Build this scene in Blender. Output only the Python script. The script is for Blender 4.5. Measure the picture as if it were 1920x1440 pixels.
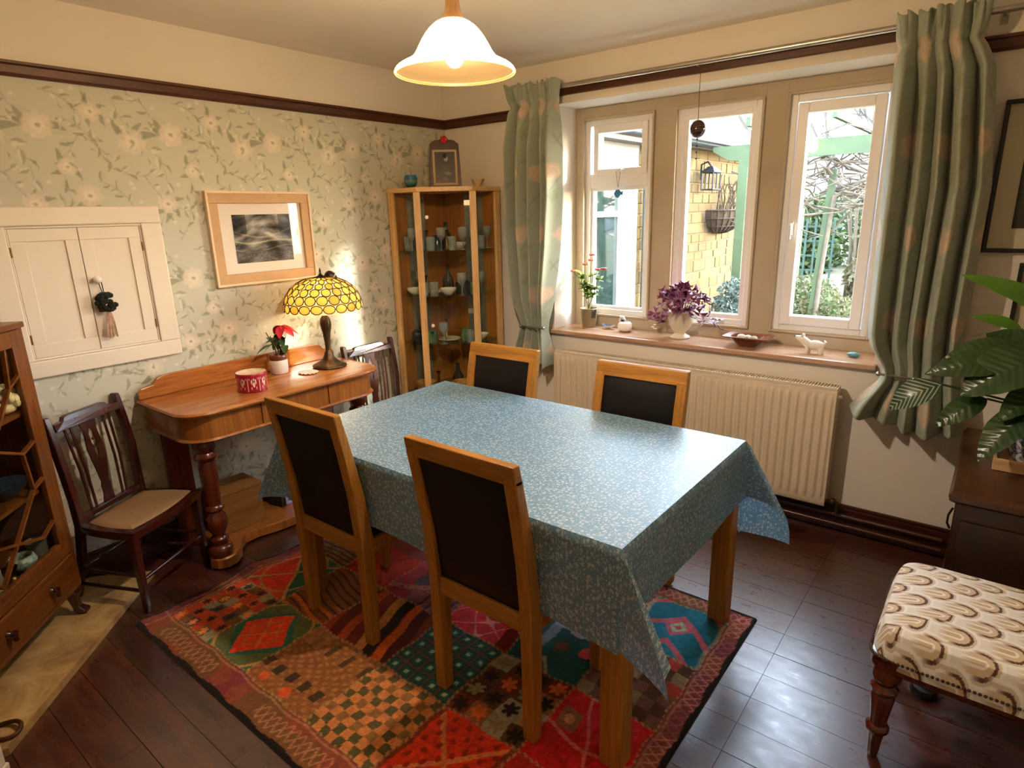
import bpy, math, random
import numpy as np
from mathutils import Vector, Matrix, noise
random.seed(7)
S = bpy.context.scene
for o in list(bpy.data.objects): bpy.data.objects.remove(o, do_unlink=True)
COL = S.collection
# ------------------------------------------------------------------ camera
cam = bpy.data.cameras.new('camera'); camo = bpy.data.objects.new('camera', cam); COL.objects.link(camo)
cam.sensor_width = 36; cam.lens = 1157.72/1920*36; cam.clip_start = .05
_r = Vector((0.78518168, 0.61878996, -0.02426347)); _u = Vector((-0.14618525, 0.22328319, 0.96372947)); _f = Vector((-0.60176375, 0.75315576, -0.26577584))
m = Matrix((_r, _u, -_f)).transposed().to_4x4(); m.translation = (3.14632, -3.26750, 1.60298)
camo.matrix_world = m; S.camera = camo
# ------------------------------------------------------------------ view, sky, sun
S.view_settings.view_transform = 'Standard'; S.view_settings.look = 'None'; S.view_settings.gamma = 1
S.view_settings.use_curve_mapping = False; S.view_settings.exposure = 1.08
w = bpy.data.worlds.new('sky'); S.world = w; w.use_nodes = True
nt = w.node_tree; bg = nt.nodes['Background']; sk = nt.nodes.new('ShaderNodeTexSky')
sk.sky_type = 'NISHITA'; sk.sun_disc = False; sk.sun_elevation = math.radians(17); sk.sun_rotation = math.radians(58)
sk.air_density = 1.0; sk.dust_density = 1.2; sk.ozone_density = 1.0
hz = nt.nodes.new('ShaderNodeMixRGB'); hz.blend_type = 'ADD'; hz.inputs[0].default_value = 1; hz.inputs[2].default_value = (6.6, 7.6, 9.2, 1)   # thin bright haze over the whole sky
dm = nt.nodes.new('ShaderNodeMixRGB'); dm.blend_type = 'MULTIPLY'; dm.inputs[0].default_value = 1; dm.inputs[2].default_value = (.8, .8, .8, 1); nt.links.new(sk.outputs[0], dm.inputs[1]); nt.links.new(dm.outputs[0], hz.inputs[1]); nt.links.new(hz.outputs[0], bg.inputs[0]); bg.inputs[1].default_value = 1.0
sun = bpy.data.lights.new('sun', 'SUN'); suno = bpy.data.objects.new('sun', sun); COL.objects.link(suno)
sun.energy = 5.5; sun.angle = math.radians(3.5); sun.color = (1.0, .95, .86)
suno.rotation_euler = Vector((-1, -.68, -.38)).to_track_quat('-Z', 'Y').to_euler()
S.cycles.max_bounces = 8; S.cycles.diffuse_bounces = 4; S.cycles.glossy_bounces = 3; S.cycles.transmission_bounces = 6; S.cycles.adaptive_threshold = .06; S.cycles.adaptive_min_samples = 16
S.cycles.transparent_max_bounces = 10; S.cycles.caustics_reflective = False; S.cycles.caustics_refractive = False
S.cycles.sample_clamp_indirect = 6.0
# ------------------------------------------------------------------ helpers
def lin(c):
    if isinstance(c, str): c = tuple(int(c[i:i+2], 16) for i in (1, 3, 5))
    return tuple(((v/255)/12.92 if v/255 <= .04045 else ((v/255+.055)/1.055)**2.4) for v in c[:3]) + (1,)
def newmat(name):
    m = bpy.data.materials.new(name); m.use_nodes = True
    return m, m.node_tree, m.node_tree.nodes['Principled BSDF']
def N(nt, t, **k):
    n = nt.nodes.new('ShaderNode'+t)
    for a, b in k.items(): setattr(n, a, b)
    return n
def ramp(nt, fac, stops):
    r = N(nt, 'ValToRGB'); e = r.color_ramp.elements
    while len(e) < len(stops): e.new(.5)
    for i, (p, c) in enumerate(stops): e[i].position = p; e[i].color = c if len(c) == 4 else (*c, 1)
    nt.links.new(fac, r.inputs[0]); return r.outputs[0]
def mapped(nt, scale=(1, 1, 1), coord='Object', rot=(0, 0, 0), loc=(0, 0, 0)):
    tc = N(nt, 'TexCoord'); mp = N(nt, 'Mapping'); mp.inputs['Scale'].default_value = scale
    mp.inputs['Rotation'].default_value = rot; mp.inputs['Location'].default_value = loc
    nt.links.new(tc.outputs[coord], mp.inputs[0]); return mp.outputs[0]
def noise_tex(nt, vec, scale, detail=3, rough=.5, dist=0):
    n = N(nt, 'TexNoise'); n.inputs['Scale'].default_value = scale; n.inputs['Detail'].default_value = detail
    n.inputs['Roughness'].default_value = rough; n.inputs['Distortion'].default_value = dist
    if vec is not None: nt.links.new(vec, n.inputs['Vector'])
    return n.outputs[0]
def mix(nt, fac, a, b, blend='MIX'):
    n = N(nt, 'MixRGB', blend_type=blend)
    for i, v in enumerate((fac, a, b)):
        if hasattr(v, 'is_linked') or hasattr(v, 'links'): nt.links.new(v, n.inputs[i])
        elif i == 0: n.inputs[0].default_value = v
        else: n.inputs[i].default_value = v
    return n.outputs[0]
def math_(nt, op, a, b=None):
    n = N(nt, 'Math', operation=op)
    for i, v in enumerate((a, b)):
        if v is None: continue
        if hasattr(v, 'links'): nt.links.new(v, n.inputs[i])
        else: n.inputs[i].default_value = v
    return n.outputs[0]
def bump(nt, p, h, strength=.2, dist=.01):
    b = N(nt, 'Bump'); b.inputs['Strength'].default_value = strength; b.inputs['Distance'].default_value = dist
    nt.links.new(h, b.inputs['Height']); nt.links.new(b.outputs[0], p.inputs['Normal'])
def plain(name, c, rough=.5, metal=0, spec=.5, var=0, vscale=8, bumpy=0, bscale=60, trans=0, coat=0, sheen=0):
    m, nt, p = newmat(name); c = lin(c)
    p.inputs['Base Color'].default_value = c; p.inputs['Roughness'].default_value = rough; p.inputs['Metallic'].default_value = metal
    p.inputs['Specular IOR Level'].default_value = spec; p.inputs['Transmission Weight'].default_value = trans
    p.inputs['Coat Weight'].default_value = coat; p.inputs['Sheen Weight'].default_value = sheen
    v = mapped(nt)
    if var:
        n = noise_tex(nt, v, vscale, 4)
        lo = tuple(x*(1-var) for x in c[:3]); hi = tuple(min(1, x*(1+var)) for x in c[:3])
        nt.links.new(ramp(nt, n, [(.3, lo), (.7, hi)]), p.inputs['Base Color'])
    if bumpy: bump(nt, p, noise_tex(nt, v, bscale, 3), bumpy, .004)
    return m
def wood(name, dark, light, rough=.4, axis=0, scale=9, stretch=12, coat=.0, spec=.5, fine=.35, bmp=.05):
    m, nt, p = newmat(name); sc = [stretch]*3; sc[axis] = 1
    v = mapped(nt, tuple(s*scale/9 for s in sc))
    n = noise_tex(nt, v, 3.2, 5, .6, 1.2); f = noise_tex(nt, v, 14, 3, .7)
    h = math_(nt, 'ADD', math_(nt, 'MULTIPLY', n, 1-fine), math_(nt, 'MULTIPLY', f, fine))
    d, l = lin(dark), lin(light); mid = tuple((a+b)/2 for a, b in zip(d, l))
    nt.links.new(ramp(nt, h, [(.32, d), (.5, mid), (.68, l)]), p.inputs['Base Color'])
    p.inputs['Roughness'].default_value = rough; p.inputs['Coat Weight'].default_value = coat; p.inputs['Coat Roughness'].default_value = .15
    p.inputs['Specular IOR Level'].default_value = spec
    bump(nt, p, f, bmp, .003); return m
def vcol(name, rough=.8, spec=.3, nscale=0, namt=0, sheen=0, bumpy=0, bscale=200, coat=0, translucent=0):
    m, nt, p = newmat(name); a = N(nt, 'Attribute', attribute_name='print'); c = a.outputs['Color']
    v = mapped(nt)
    if namt: c = mix(nt, 1.0, c, ramp(nt, noise_tex(nt, v, nscale, 4, .6), [(.3, (1-namt,)*3), (.7, (1+namt,)*3)]), 'MULTIPLY')
    nt.links.new(c, p.inputs['Base Color']); p.inputs['Roughness'].default_value = rough
    p.inputs['Specular IOR Level'].default_value = spec; p.inputs['Sheen Weight'].default_value = sheen; p.inputs['Coat Weight'].default_value = coat
    if bumpy: bump(nt, p, noise_tex(nt, v, bscale, 2), bumpy, .002)
    if translucent:
        t = N(nt, 'BsdfTranslucent'); nt.links.new(c, t.inputs[0]); mx = N(nt, 'MixShader'); mx.inputs[0].default_value = translucent
        out = nt.nodes['Material Output']; nt.links.new(p.outputs[0], mx.inputs[1]); nt.links.new(t.outputs[0], mx.inputs[2]); nt.links.new(mx.outputs[0], out.inputs[0])
    return m
def glass_pane(name, tint=(1, 1, 1), refl=.9):
    m, nt, p = newmat(name); nt.nodes.remove(p); out = nt.nodes['Material Output']
    t = N(nt, 'BsdfTransparent'); t.inputs[0].default_value = (*tint, 1); g = N(nt, 'BsdfGlossy'); g.inputs['Roughness'].default_value = .02
    fr = N(nt, 'Fresnel'); fr.inputs[0].default_value = 1.45; mx = N(nt, 'MixShader')
    ge = N(nt, 'NewGeometry'); nt.links.new(math_(nt, 'MULTIPLY', math_(nt, 'MULTIPLY', fr.outputs[0], refl), math_(nt, 'SUBTRACT', 1.0, ge.outputs['Backfacing'])), mx.inputs[0]); nt.links.new(t.outputs[0], mx.inputs[1]); nt.links.new(g.outputs[0], mx.inputs[2]); nt.links.new(mx.outputs[0], out.inputs[0])
    return m
def emit(name, c, s):
    m, nt, p = newmat(name); p.inputs['Base Color'].default_value = lin(c); p.inputs['Emission Color'].default_value = lin(c); p.inputs['Emission Strength'].default_value = s
    return m
def translucent(name, c, t=.6, rough=.4, tcol=None):
    m, nt, p = newmat(name); p.inputs['Base Color'].default_value = lin(c); p.inputs['Roughness'].default_value = rough
    tr = N(nt, 'BsdfTranslucent'); tr.inputs[0].default_value = lin(tcol or c); mx = N(nt, 'MixShader'); mx.inputs[0].default_value = t
    out = nt.nodes['Material Output']; nt.links.new(p.outputs[0], mx.inputs[1]); nt.links.new(tr.outputs[0], mx.inputs[2]); nt.links.new(mx.outputs[0], out.inputs[0])
    return m
class M:
    def __init__(s): s.v = []; s.f = []; s.seg = []
    def add(s, vs, fs):
        k = len(s.v); s.seg.append((k, len(s.f))); s.v += [tuple(v) for v in vs]; s.f += [tuple(i+k for i in f) for f in fs]; return s
    def bx(s, x0, x1, y0, y1, z0, z1):
        return s.add([(x0, y0, z0), (x1, y0, z0), (x1, y1, z0), (x0, y1, z0), (x0, y0, z1), (x1, y0, z1), (x1, y1, z1), (x0, y1, z1)],
                     [(3, 2, 1, 0), (4, 5, 6, 7), (0, 1, 5, 4), (1, 2, 6, 5), (2, 3, 7, 6), (3, 0, 4, 7)])
    def bar(s, a, b, wd, th, up=(0, 0, 1)):          # straight bar a->b, width wd across, thickness th along up
        a, b = Vector(a), Vector(b); d = (b-a).normalized(); up = Vector(up); sd = d.cross(up)
        if sd.length < 1e-5: up = Vector((1, 0, 0)); sd = d.cross(up)
        sd.normalize(); up = sd.cross(d).normalized(); sd = sd*wd/2; up = up*th/2
        return s.add([a-sd-up, a+sd-up, a+sd+up, a-sd+up, b-sd-up, b+sd-up, b+sd+up, b-sd+up],
                     [(0, 1, 2, 3), (7, 6, 5, 4), (4, 5, 1, 0), (5, 6, 2, 1), (6, 7, 3, 2), (7, 4, 0, 3)])
    def ring_loft(s, rings, cap=True, closed=True):   # rings of equal length
        n = len(rings[0]); vs = [v for r in rings for v in r]; fs = []
        for i in range(len(rings)-1):
            for j in range(n if closed else n-1):
                k = (j+1) % n; fs.append((i*n+j, i*n+k, (i+1)*n+k, (i+1)*n+j))
        if cap: fs += [tuple(reversed(range(n))), tuple(range((len(rings)-1)*n, len(rings)*n))]
        return s.add(vs, fs)
    def tube(s, pts, r, n=8, cap=True, closed=False):
        pts = [Vector(p) for p in pts]; rs = r if isinstance(r, (list, tuple)) else [r]*len(pts)
        rings = []; up = Vector((0, 0, 1)); L = len(pts)
        for i, p in enumerate(pts):
            if closed: d = pts[(i+1) % L]-pts[i-1]
            else: d = pts[min(i+1, L-1)]-pts[max(i-1, 0)]
            d.normalize(); x = d.cross(up)
            if x.length < .1: x = d.cross(Vector((1, 0, 0)))
            x.normalize(); y = d.cross(x).normalized(); up = -y if abs(y.z) > .2 or True else up
            if i == 0: up0 = up
            rings.append([p+(x*math.cos(2*math.pi*j/n)+y*math.sin(2*math.pi*j/n))*rs[i] for j in range(n)])
        if closed: rings.append(rings[0]); cap = False
        return s.ring_loft(rings, cap)
    def lathe(s, prof, n=24, c=(0, 0, 0), cap=True, sq=None, a0=0):
        rings = [[(c[0]+r*math.cos(a0+2*math.pi*j/n), c[1]+r*math.sin(a0+2*math.pi*j/n), c[2]+z) for j in range(n)] for r, z in prof]
        return s.ring_loft(rings, cap)
    def prism(s, poly, z0, z1):
        n = len(poly); vs = [(x, y, z0) for x, y in poly]+[(x, y, z1) for x, y in poly]
        fs = [tuple(reversed(range(n))), tuple(range(n, 2*n))]+[(i, (i+1) % n, n+(i+1) % n, n+i) for i in range(n)]
        return s.add(vs, fs)
    def grid(s, fn, nu, nv):
        vs = [fn(i/nu, j/nv) for j in range(nv+1) for i in range(nu+1)]
        fs = [(j*(nu+1)+i, j*(nu+1)+i+1, (j+1)*(nu+1)+i+1, (j+1)*(nu+1)+i) for j in range(nv) for i in range(nu)]
        return s.add(vs, fs)
    def ball(s, c, r, n=16, k=10):
        if not isinstance(r, (tuple, list)): r = (r, r, r)
        rings = [[(c[0]+r[0]*math.sin(math.pi*i/k)*math.cos(2*math.pi*j/n), c[1]+r[1]*math.sin(math.pi*i/k)*math.sin(2*math.pi*j/n), c[2]-r[2]*math.cos(math.pi*i/k)) for j in range(n)] for i in range(k+1)]
        rings[0] = [(c[0]+1e-4*math.cos(2*math.pi*j/n), c[1]+1e-4*math.sin(2*math.pi*j/n), c[2]-r[2]) for j in range(n)]
        rings[-1] = [(c[0]+1e-4*math.cos(2*math.pi*j/n), c[1]+1e-4*math.sin(2*math.pi*j/n), c[2]+r[2]) for j in range(n)]
        return s.ring_loft(rings, True)
    def xf(s, mt):
        s.v = [tuple(mt @ Vector(v)) for v in s.v]; return s
    def move(s, x, y, z): s.v = [(a+x, b+y, c+z) for a, b, c in s.v]; return s
    def mesh(s, name, mat=None, smooth=None):
        me = bpy.data.meshes.new(name); me.from_pydata(s.v, [], s.f); me.update()
        if smooth:
            me.shade_smooth(); me.set_sharp_from_angle(angle=math.radians(smooth))
        if mat: me.materials.append(mat)
        return me
    def build(s, name, mat, parent=None, smooth=None, bevel=0, seg=2, solid=0, sub=0):
        o = bpy.data.objects.new(name, s.mesh(name, mat, smooth)); COL.objects.link(o)
        if parent: o.parent = parent
        if sub: md = o.modifiers.new('s', 'SUBSURF'); md.levels = md.render_levels = sub
        if solid: md = o.modifiers.new('t', 'SOLIDIFY'); md.thickness = solid; md.offset = 0
        if bevel: md = o.modifiers.new('b', 'BEVEL'); md.width = bevel; md.segments = seg; md.limit_method = 'ANGLE'; md.angle_limit = math.radians(40); md.harden_normals = False
        return o
def each(mm, name, mat, parent=None, **k):      # every shape added to mm becomes a part of its own
    out = []; ends = mm.seg[1:]+[(len(mm.v), len(mm.f))]
    for (v0, f0), (v1, f1) in zip(mm.seg, ends):
        q = M(); q.v = mm.v[v0:v1]; q.f = [tuple(i-v0 for i in f) for f in mm.f[f0:f1]]; out.append(q.build(name, mat, parent, **k))
    return out
def tag(o, label=None, cat=None, group=None, kind=None):
    if label: o['label'] = label
    if cat: o['category'] = cat
    if group: o['group'] = group
    if kind: o['kind'] = kind
    return o
def thing(name, label, cat, loc=(0, 0, 0), rz=0, group=None):
    o = bpy.data.objects.new(name, None); COL.objects.link(o); o.empty_display_size = .05
    o.location = loc; o.rotation_euler = (0, 0, rz); return tag(o, label, cat, group)
def inst(name, me, parent, loc=(0, 0, 0), rot=(0, 0, 0), scale=(1, 1, 1)):
    o = bpy.data.objects.new(name, me); COL.objects.link(o); o.parent = parent; o.location = loc; o.rotation_euler = rot; o.scale = scale; return o
def copy_tree(o, parent=None):
    c = o.copy(); COL.objects.link(c); c.parent = parent
    for ch in list(o.children): copy_tree(ch, c)
    return c
def struct(o): o['kind'] = 'structure'; return o
def painted(o, img, w0, w1, uv):   # write a printed pattern (sRGB 0..1 array, rows v, cols u) to the mesh's colour attribute
    me = o.data; a = me.color_attributes.new('print', 'FLOAT_COLOR', 'POINT')
    uu, vv = uv; H_, W_ = img.shape[:2]
    ix = np.clip((np.asarray(uu)*(W_-1)).round().astype(int), 0, W_-1); iy = np.clip((np.asarray(vv)*(H_-1)).round().astype(int), 0, H_-1)
    c = img[iy, ix]; c = np.where(c <= .04045, c/12.92, ((np.maximum(c, 0)+.055)/1.055)**2.4)
    a.data.foreach_set('color', np.concatenate([c, np.ones((len(c), 1))], 1).astype(np.float32).ravel()); return o
def gridmesh(name, P, mat, smooth=None, parent=None):   # P: array (nv,nu,3)
    nv, nu = P.shape[:2]; me = bpy.data.meshes.new(name)
    i = np.arange(nu-1)[None, :]+np.arange(nv-1)[:, None]*nu; q = np.stack([i, i+1, i+nu+1, i+nu], -1).reshape(-1, 4)
    me.vertices.add(nu*nv); me.vertices.foreach_set('co', P.astype(np.float32).ravel())
    me.loops.add(q.size); me.loops.foreach_set('vertex_index', q.astype(np.int32).ravel())
    me.polygons.add(len(q)); me.polygons.foreach_set('loop_start', np.arange(0, q.size, 4, dtype=np.int32)); me.update(calc_edges=True); me.validate()
    if smooth: me.shade_smooth()
    me.materials.append(mat); o = bpy.data.objects.new(name, me); COL.objects.link(o)
    if parent: o.parent = parent
    return o
def uvgrid(nu, nv):
    u, v = np.meshgrid(np.linspace(0, 1, nu), np.linspace(0, 1, nv)); return u, v
def rgb(c): return np.array([int(c[i:i+2], 16) for i in (1, 3, 5)])/255.
def rotz(a): return Matrix.Rotation(a, 4, 'Z')
PI = math.pi
# ------------------------------------------------------------------ shared materials
MT = {}
MT['cream'] = plain('cream_paint', '#e4dccd', .75, spec=.25, var=.03, vscale=2, bumpy=.08, bscale=90)
MT['ceil'] = plain('ceiling_paint', '#eee8dc', .8, spec=.2, var=.03, vscale=1.5, bumpy=.06, bscale=70)
MT['stone_paint'] = plain('painted_stone', '#bdae97', .8, spec=.2, var=.07, vscale=5, bumpy=.15, bscale=40)
MT['upvc'] = plain('white_frame', '#efeeee', .35, spec=.45, var=.01)
MT['white'] = plain('white_gloss', '#e6d9c6', .4, spec=.4, var=.015, vscale=4)
MT['rail'] = wood('rail_wood', '#331608', '#5a2c12', .38, 1, 9, 10)
MT['railx'] = wood('rail_wood_x', '#331608', '#5a2c12', .38, 0, 9, 10)
MT['skirt'] = wood('skirting_wood', '#2b0e06', '#471d0d', .35, 0, 9, 10)
MT['oak'] = wood('oak', '#8a5718', '#c08538', .42, 2, 7, 14, spec=.45)
MT['oakx'] = wood('oak_x', '#8a5718', '#c08538', .42, 0, 7, 14, spec=.45)
MT['leather'] = plain('black_leather', '#090606', .5, spec=.35, var=.12, vscale=30, bumpy=.12, bscale=220)
MT['console'] = wood('console_mahogany', '#86491b', '#bd7838', .24, 1, 6, 12, coat=.3)
MT['consolev'] = wood('console_veneer', '#74401a', '#ab6a2c', .28, 2, 8, 14, coat=.2)
MT['dkleg'] = wood('dark_mahogany', '#3a140a', '#6c2b14', .25, 2, 8, 10, coat=.3)
MT['mahog'] = wood('chair_mahogany', '#260d08', '#4b1c12', .25, 2, 8, 10, coat=.4)
MT['case'] = wood('bookcase_oak', '#4e270b', '#824816', .32, 2, 8, 14, coat=.2)
MT['casex'] = wood('bookcase_oak_x', '#4e270b', '#824816', .32, 0, 8, 14, coat=.2)
MT['beech'] = wood('cabinet_beech', '#c29256', '#e6c086', .4, 2, 6, 14)
MT['beechx'] = wood('cabinet_beech_x', '#c29256', '#e6c086', .4, 0, 6, 14)
MT['chest'] = wood('chest_oak', '#1c0d06', '#381e0e', .33, 1, 7, 10, coat=.15)
MT['brass'] = plain('aged_brass', '#8a6a35', .35, metal=1, var=.15, vscale=30)
MT['steel'] = plain('brushed_steel', '#b7b0a4', .3, metal=1)
MT['bronze'] = plain('bronze', '#4f3d28', .42, metal=.7, var=.3, vscale=25, bumpy=.2, bscale=80)
MT['black'] = plain('black_paint', '#15110f', .4)
MT['pane'] = glass_pane('window_glass', (.97, .99, .98), .9)
MT['cabglass'] = glass_pane('cabinet_glass', (.96, .98, .95), 1.0)
MT['clear'] = glass_pane('clear_glass', (.86, .90, .90), 3.0)
_n = MT['clear'].node_tree; _d = N(_n, 'BsdfDiffuse'); _d.inputs[0].default_value = (.8, .85, .85, 1); _m = N(_n, 'MixShader'); _m.inputs[0].default_value = .14
_o = _n.nodes['Material Output']; _s = _o.inputs[0].links[0].from_socket; _n.links.new(_s, _m.inputs[1]); _n.links.new(_d.outputs[0], _m.inputs[2]); _n.links.new(_m.outputs[0], _o.inputs[0])
MT['china'] = plain('white_china', '#e9e4da', .18, spec=.6, var=.02)
MT['soil'] = plain('soil', '#2a1a10', .95, var=.3, vscale=60, bumpy=.6, bscale=90)

# ------------------------------------------------------------------ floor
fl = struct(M().bx(-.1, 3.9, -4.5, .3, -.08, -.016).build('floor', plain('floor_base', '#140704', .8, var=.1)))
mf, nt, p = newmat('floorboards')
v = mapped(nt, (1, 9, 9)); nn = noise_tex(nt, v, 2.6, 5, .65, 1.0); rndv = N(nt, 'ObjectInfo').outputs['Random']
c = ramp(nt, nn, [(.3, lin('#2f1006')), (.52, lin('#4c1f0d')), (.72, lin('#683218'))])
c = mix(nt, 1.0, c, ramp(nt, rndv, [(0, (.70, .66, .62)), (1, (1.12, 1.12, 1.12))]), 'MULTIPLY')
wear = ramp(nt, noise_tex(nt, mapped(nt, (2.2, 5, 1)), 2.5, 5, .7), [(.58, (0, 0, 0)), (.8, (1, 1, 1))])
c = mix(nt, math_(nt, 'MULTIPLY', wear, .30), c, lin('#7a5138'))
nt.links.new(c, p.inputs['Base Color']); p.inputs['Specular IOR Level'].default_value = .6; p.inputs['Coat Weight'].default_value = .85; p.inputs['Coat Roughness'].default_value = .3; p.inputs['Coat IOR'].default_value = 1.85
nt.links.new(ramp(nt, noise_tex(nt, mapped(nt, (3, 6, 1)), 4, 5, .7), [(.35, (.22,)*3), (.65, (.62,)*3)]), p.inputs['Roughness'])
bump(nt, p, noise_tex(nt, mapped(nt, (4, 30, 1)), 5, 4, .6), .18, .004)
pm = {}
def plank_mesh(L):
    k = round(L, 3)
    if k not in pm: pm[k] = M().bx(0, L-.0015, .0012, .1338, -.016, 0).mesh('plank', mf)
    return pm[k]
rg = random.Random(3)
y = .1345
while y > -4.42:
    y -= .1345
    yy = y-.0795+.0005 if False else y
    xs = [0, rg.uniform(.9, 1.9), 2.676, 3.88]
    for a, b in zip(xs[:-1], xs[1:]):
        a = round(a, 1) if a not in (0, 2.676, 3.88) else a; b = round(b, 1) if b not in (0, 2.676, 3.88) else b
        o = inst('plank', plank_mesh(b-a), fl, (a, yy-.0785, rg.uniform(-.0012, .0)))
# ------------------------------------------------------------------ walls
wl = struct(M().bx(-.12, 0, -4.5, .3, -.05, 2.56).build('wall_left', MT['cream']))
wb = M()
wb.bx(-.12, .9, 0, .42, -.05, 2.56).bx(2.72, 3.9, 0, .42, -.05, 2.56).bx(.9, 2.72, 0, .42, -.05, .85).bx(.9, 2.72, 0, .42, 2.216, 2.56)
wbo = struct(wb.build('wall_back', MT['cream']))
sur = M()
sur.bx(.9, .955, .25, .42, .85, 2.216).bx(1.437, 1.563, .25, .42, .85, 2.216).bx(2.05, 2.163, .25, .42, .85, 2.216).bx(2.652, 2.72, .25, .42, .85, 2.216)
sur.bx(.9, 2.72, .251, .42, 2.153, 2.216).bx(.9, 2.72, .251, .42, .85, .945)
struct(sur.build('trim_1', MT['stone_paint'], bevel=.006))
struct(M().bx(3.8, 3.92, -4.5, .3, -.05, 2.56).build('wall_right', MT['cream']))
struct(M().bx(-.12, 3.92, -4.6, -4.48, -.05, 2.56).build('wall_front', MT['cream']))
# chimney breast set across the corner behind the glazed bookcase
struct(M().prism([(0, -3.08), (.02, -3.06), (1.02, -4.02), (1.02, -4.49), (0, -4.49)], 0, 2.5).build('wall_chimney', MT['cream']))
ce = M().bx(-.12, 3.92, -4.6, -.2, 2.47, 2.56)
ce.add([(-.12, -.2, 2.47), (3.92, -.2, 2.47), (3.92, .02, 2.448), (-.12, .02, 2.448), (-.12, -.2, 2.56), (3.92, -.2, 2.56), (3.92, .02, 2.56), (-.12, .02, 2.56)],
       [(3, 2, 1, 0), (4, 5, 6, 7), (0, 1, 5, 4), (1, 2, 6, 5), (2, 3, 7, 6), (3, 0, 4, 7)])
struct(ce.build('ceiling', MT['ceil']))
# wallpaper print, one repeat painted then tiled
def wallpaper_tile(W_=150, H_=190, seed=5):
    R = random.Random(seed); px = .52/W_
    img = np.ones((H_, W_, 3))*rgb('#c4c3b2'); yy, xx = np.mgrid[0:H_, 0:W_].astype(float)
    def d(cx, cy):
        dx = (xx-cx+W_/2) % W_-W_/2; dy = (yy-cy+H_/2) % H_-H_/2; return dx, dy
    def ell(cx, cy, a, b, ang, col, al=1., edge=.25):
        dx, dy = d(cx, cy); ca, sa = math.cos(ang), math.sin(ang); u = (dx*ca+dy*sa)/a; v_ = (-dx*sa+dy*ca)/b
        k = np.clip((1-np.sqrt(u*u+v_*v_))/edge, 0, 1)*al; img[:] = img*(1-k[..., None])+rgb(col)*k[..., None]
    def leaf(cx, cy, L, ang, col='#aaab92', al=.7):
        dx, dy = d(cx, cy); ca, sa = math.cos(ang), math.sin(ang); u = (dx*ca+dy*sa)/L; v_ = (-dx*sa+dy*ca)/L
        wd = np.where((u > 0) & (u < 1), .27*np.sin(np.pi*np.clip(u, 0, 1))**.8, 0)
        k = np.clip((wd-np.abs(v_))*L*.9, 0, 1)*al; sh = (1+.16*np.sign(v_))[..., None]
        img[:] = img*(1-k[..., None])+np.clip(rgb(col)*sh, 0, 1)*k[..., None]
    def stem(p0, p1, bend, col='#aaa690'):
        n = 60; pr = None
        for i in range(n+1):
            t = i/n; x_ = p0[0]+(p1[0]-p0[0])*t; y_ = p0[1]+(p1[1]-p0[1])*t; b_ = math.sin(t*PI)*bend
            nx, ny = -(p1[1]-p0[1]), p1[0]-p0[0]; l = math.hypot(nx, ny)
            ell(x_+nx/l*b_, y_+ny/l*b_, 1.35, 1.35, 0, col, .55, .8)
    def spray(x0, y0, x1, y1, bend, n, L):
        stem((x0, y0), (x1, y1), bend)
        ang = math.atan2(y1-y0, x1-x0)
        for i in range(n):
            t = (i+.6)/n; b_ = math.sin(t*PI)*bend; x_ = x0+(x1-x0)*t-math.sin(ang)*b_; y_ = y0+(y1-y0)*t+math.cos(ang)*b_
            leaf(x_, y_, L*R.uniform(.75, 1.25), ang+(1 if i % 2 else -1)*R.uniform(.5, 1.1), R.choice(['#a9aa92', '#b1b29c', '#a2a48c', '#b5b6a4']))
    def flower(cx, cy, r, tint='#d6ccb8'):
        for k in range(4): leaf(cx, cy, r*R.uniform(1.5, 2.1), R.uniform(0, 6.28), R.choice(['#a2a48c', '#aaab94']))
        for k in range(9):
            a = k*2*PI/9+R.uniform(-.2, .2); ell(cx+math.cos(a)*r*.62, cy+math.sin(a)*r*.55, r*.48, r*.38, a, tint, .8, .35)
        for k in range(5):
            a = k*2*PI/5; ell(cx+math.cos(a)*r*.3, cy+math.sin(a)*r*.28, r*.33, r*.24, a+1, '#ded6c6', .75, .4)
        ell(cx, cy, r*.2, r*.14, .4, '#aa9f7e', .8)
    spray(10, 5, 60, 80, 10, 8, 15); spray(130, 0, 95, 90, -9, 8, 15); spray(60, 80, 40, 175, -12, 9, 15); spray(95, 90, 130, 185, 12, 9, 15)
    spray(40, 110, 95, 150, 9, 6, 13); spray(140, 80, 105, 40, 6, 5, 12); spray(20, 150, -20, 110, 8, 6, 13); spray(70, 185, 90, 130, 6, 5, 11)
    flower(28, 62, 17); flower(78, 50, 16, '#d8cdba'); flower(118, 128, 15, '#d6cab6'); flower(60, 138, 13, '#d8cbbc'); flower(5, 165, 14, '#d4ccb8')
    spray(5, 95, 45, 100, 6, 5, 12); spray(85, 10, 120, 30, -5, 5, 12); spray(100, 165, 145, 150, 7, 6, 12); spray(55, 30, 30, 5, 5, 4, 12); spray(125, 60, 150, 100, -6, 5, 13)
    flower(100, 95, 11, '#d8cdba'); flower(135, 30, 12, '#d6ccb8')
    for k in range(26): ell(R.uniform(0, W_), R.uniform(0, H_), 3.2, 2.8, 0, '#dad5c6', .8, .4)
    for k in range(14): leaf(R.uniform(0, W_), R.uniform(0, H_), R.uniform(8, 14), R.uniform(0, 6.28), '#aeb09a', .6)
    return img
tile = wallpaper_tile(); TH, TW = tile.shape[:2]; gs = .52/TW*1.25
nu, nv = int(3.1/gs)+1, int((2.168-.13)/gs)+1
yy_, zz_ = np.meshgrid(np.linspace(-3.08, -.001, nu), np.linspace(.13, 2.168, nv))
wp = gridmesh('wallpaper', np.stack([np.full_like(yy_, .0025), yy_, zz_], -1), vcol('floral_wallpaper', .62, .3, bumpy=.05, bscale=120), parent=wl)
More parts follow.
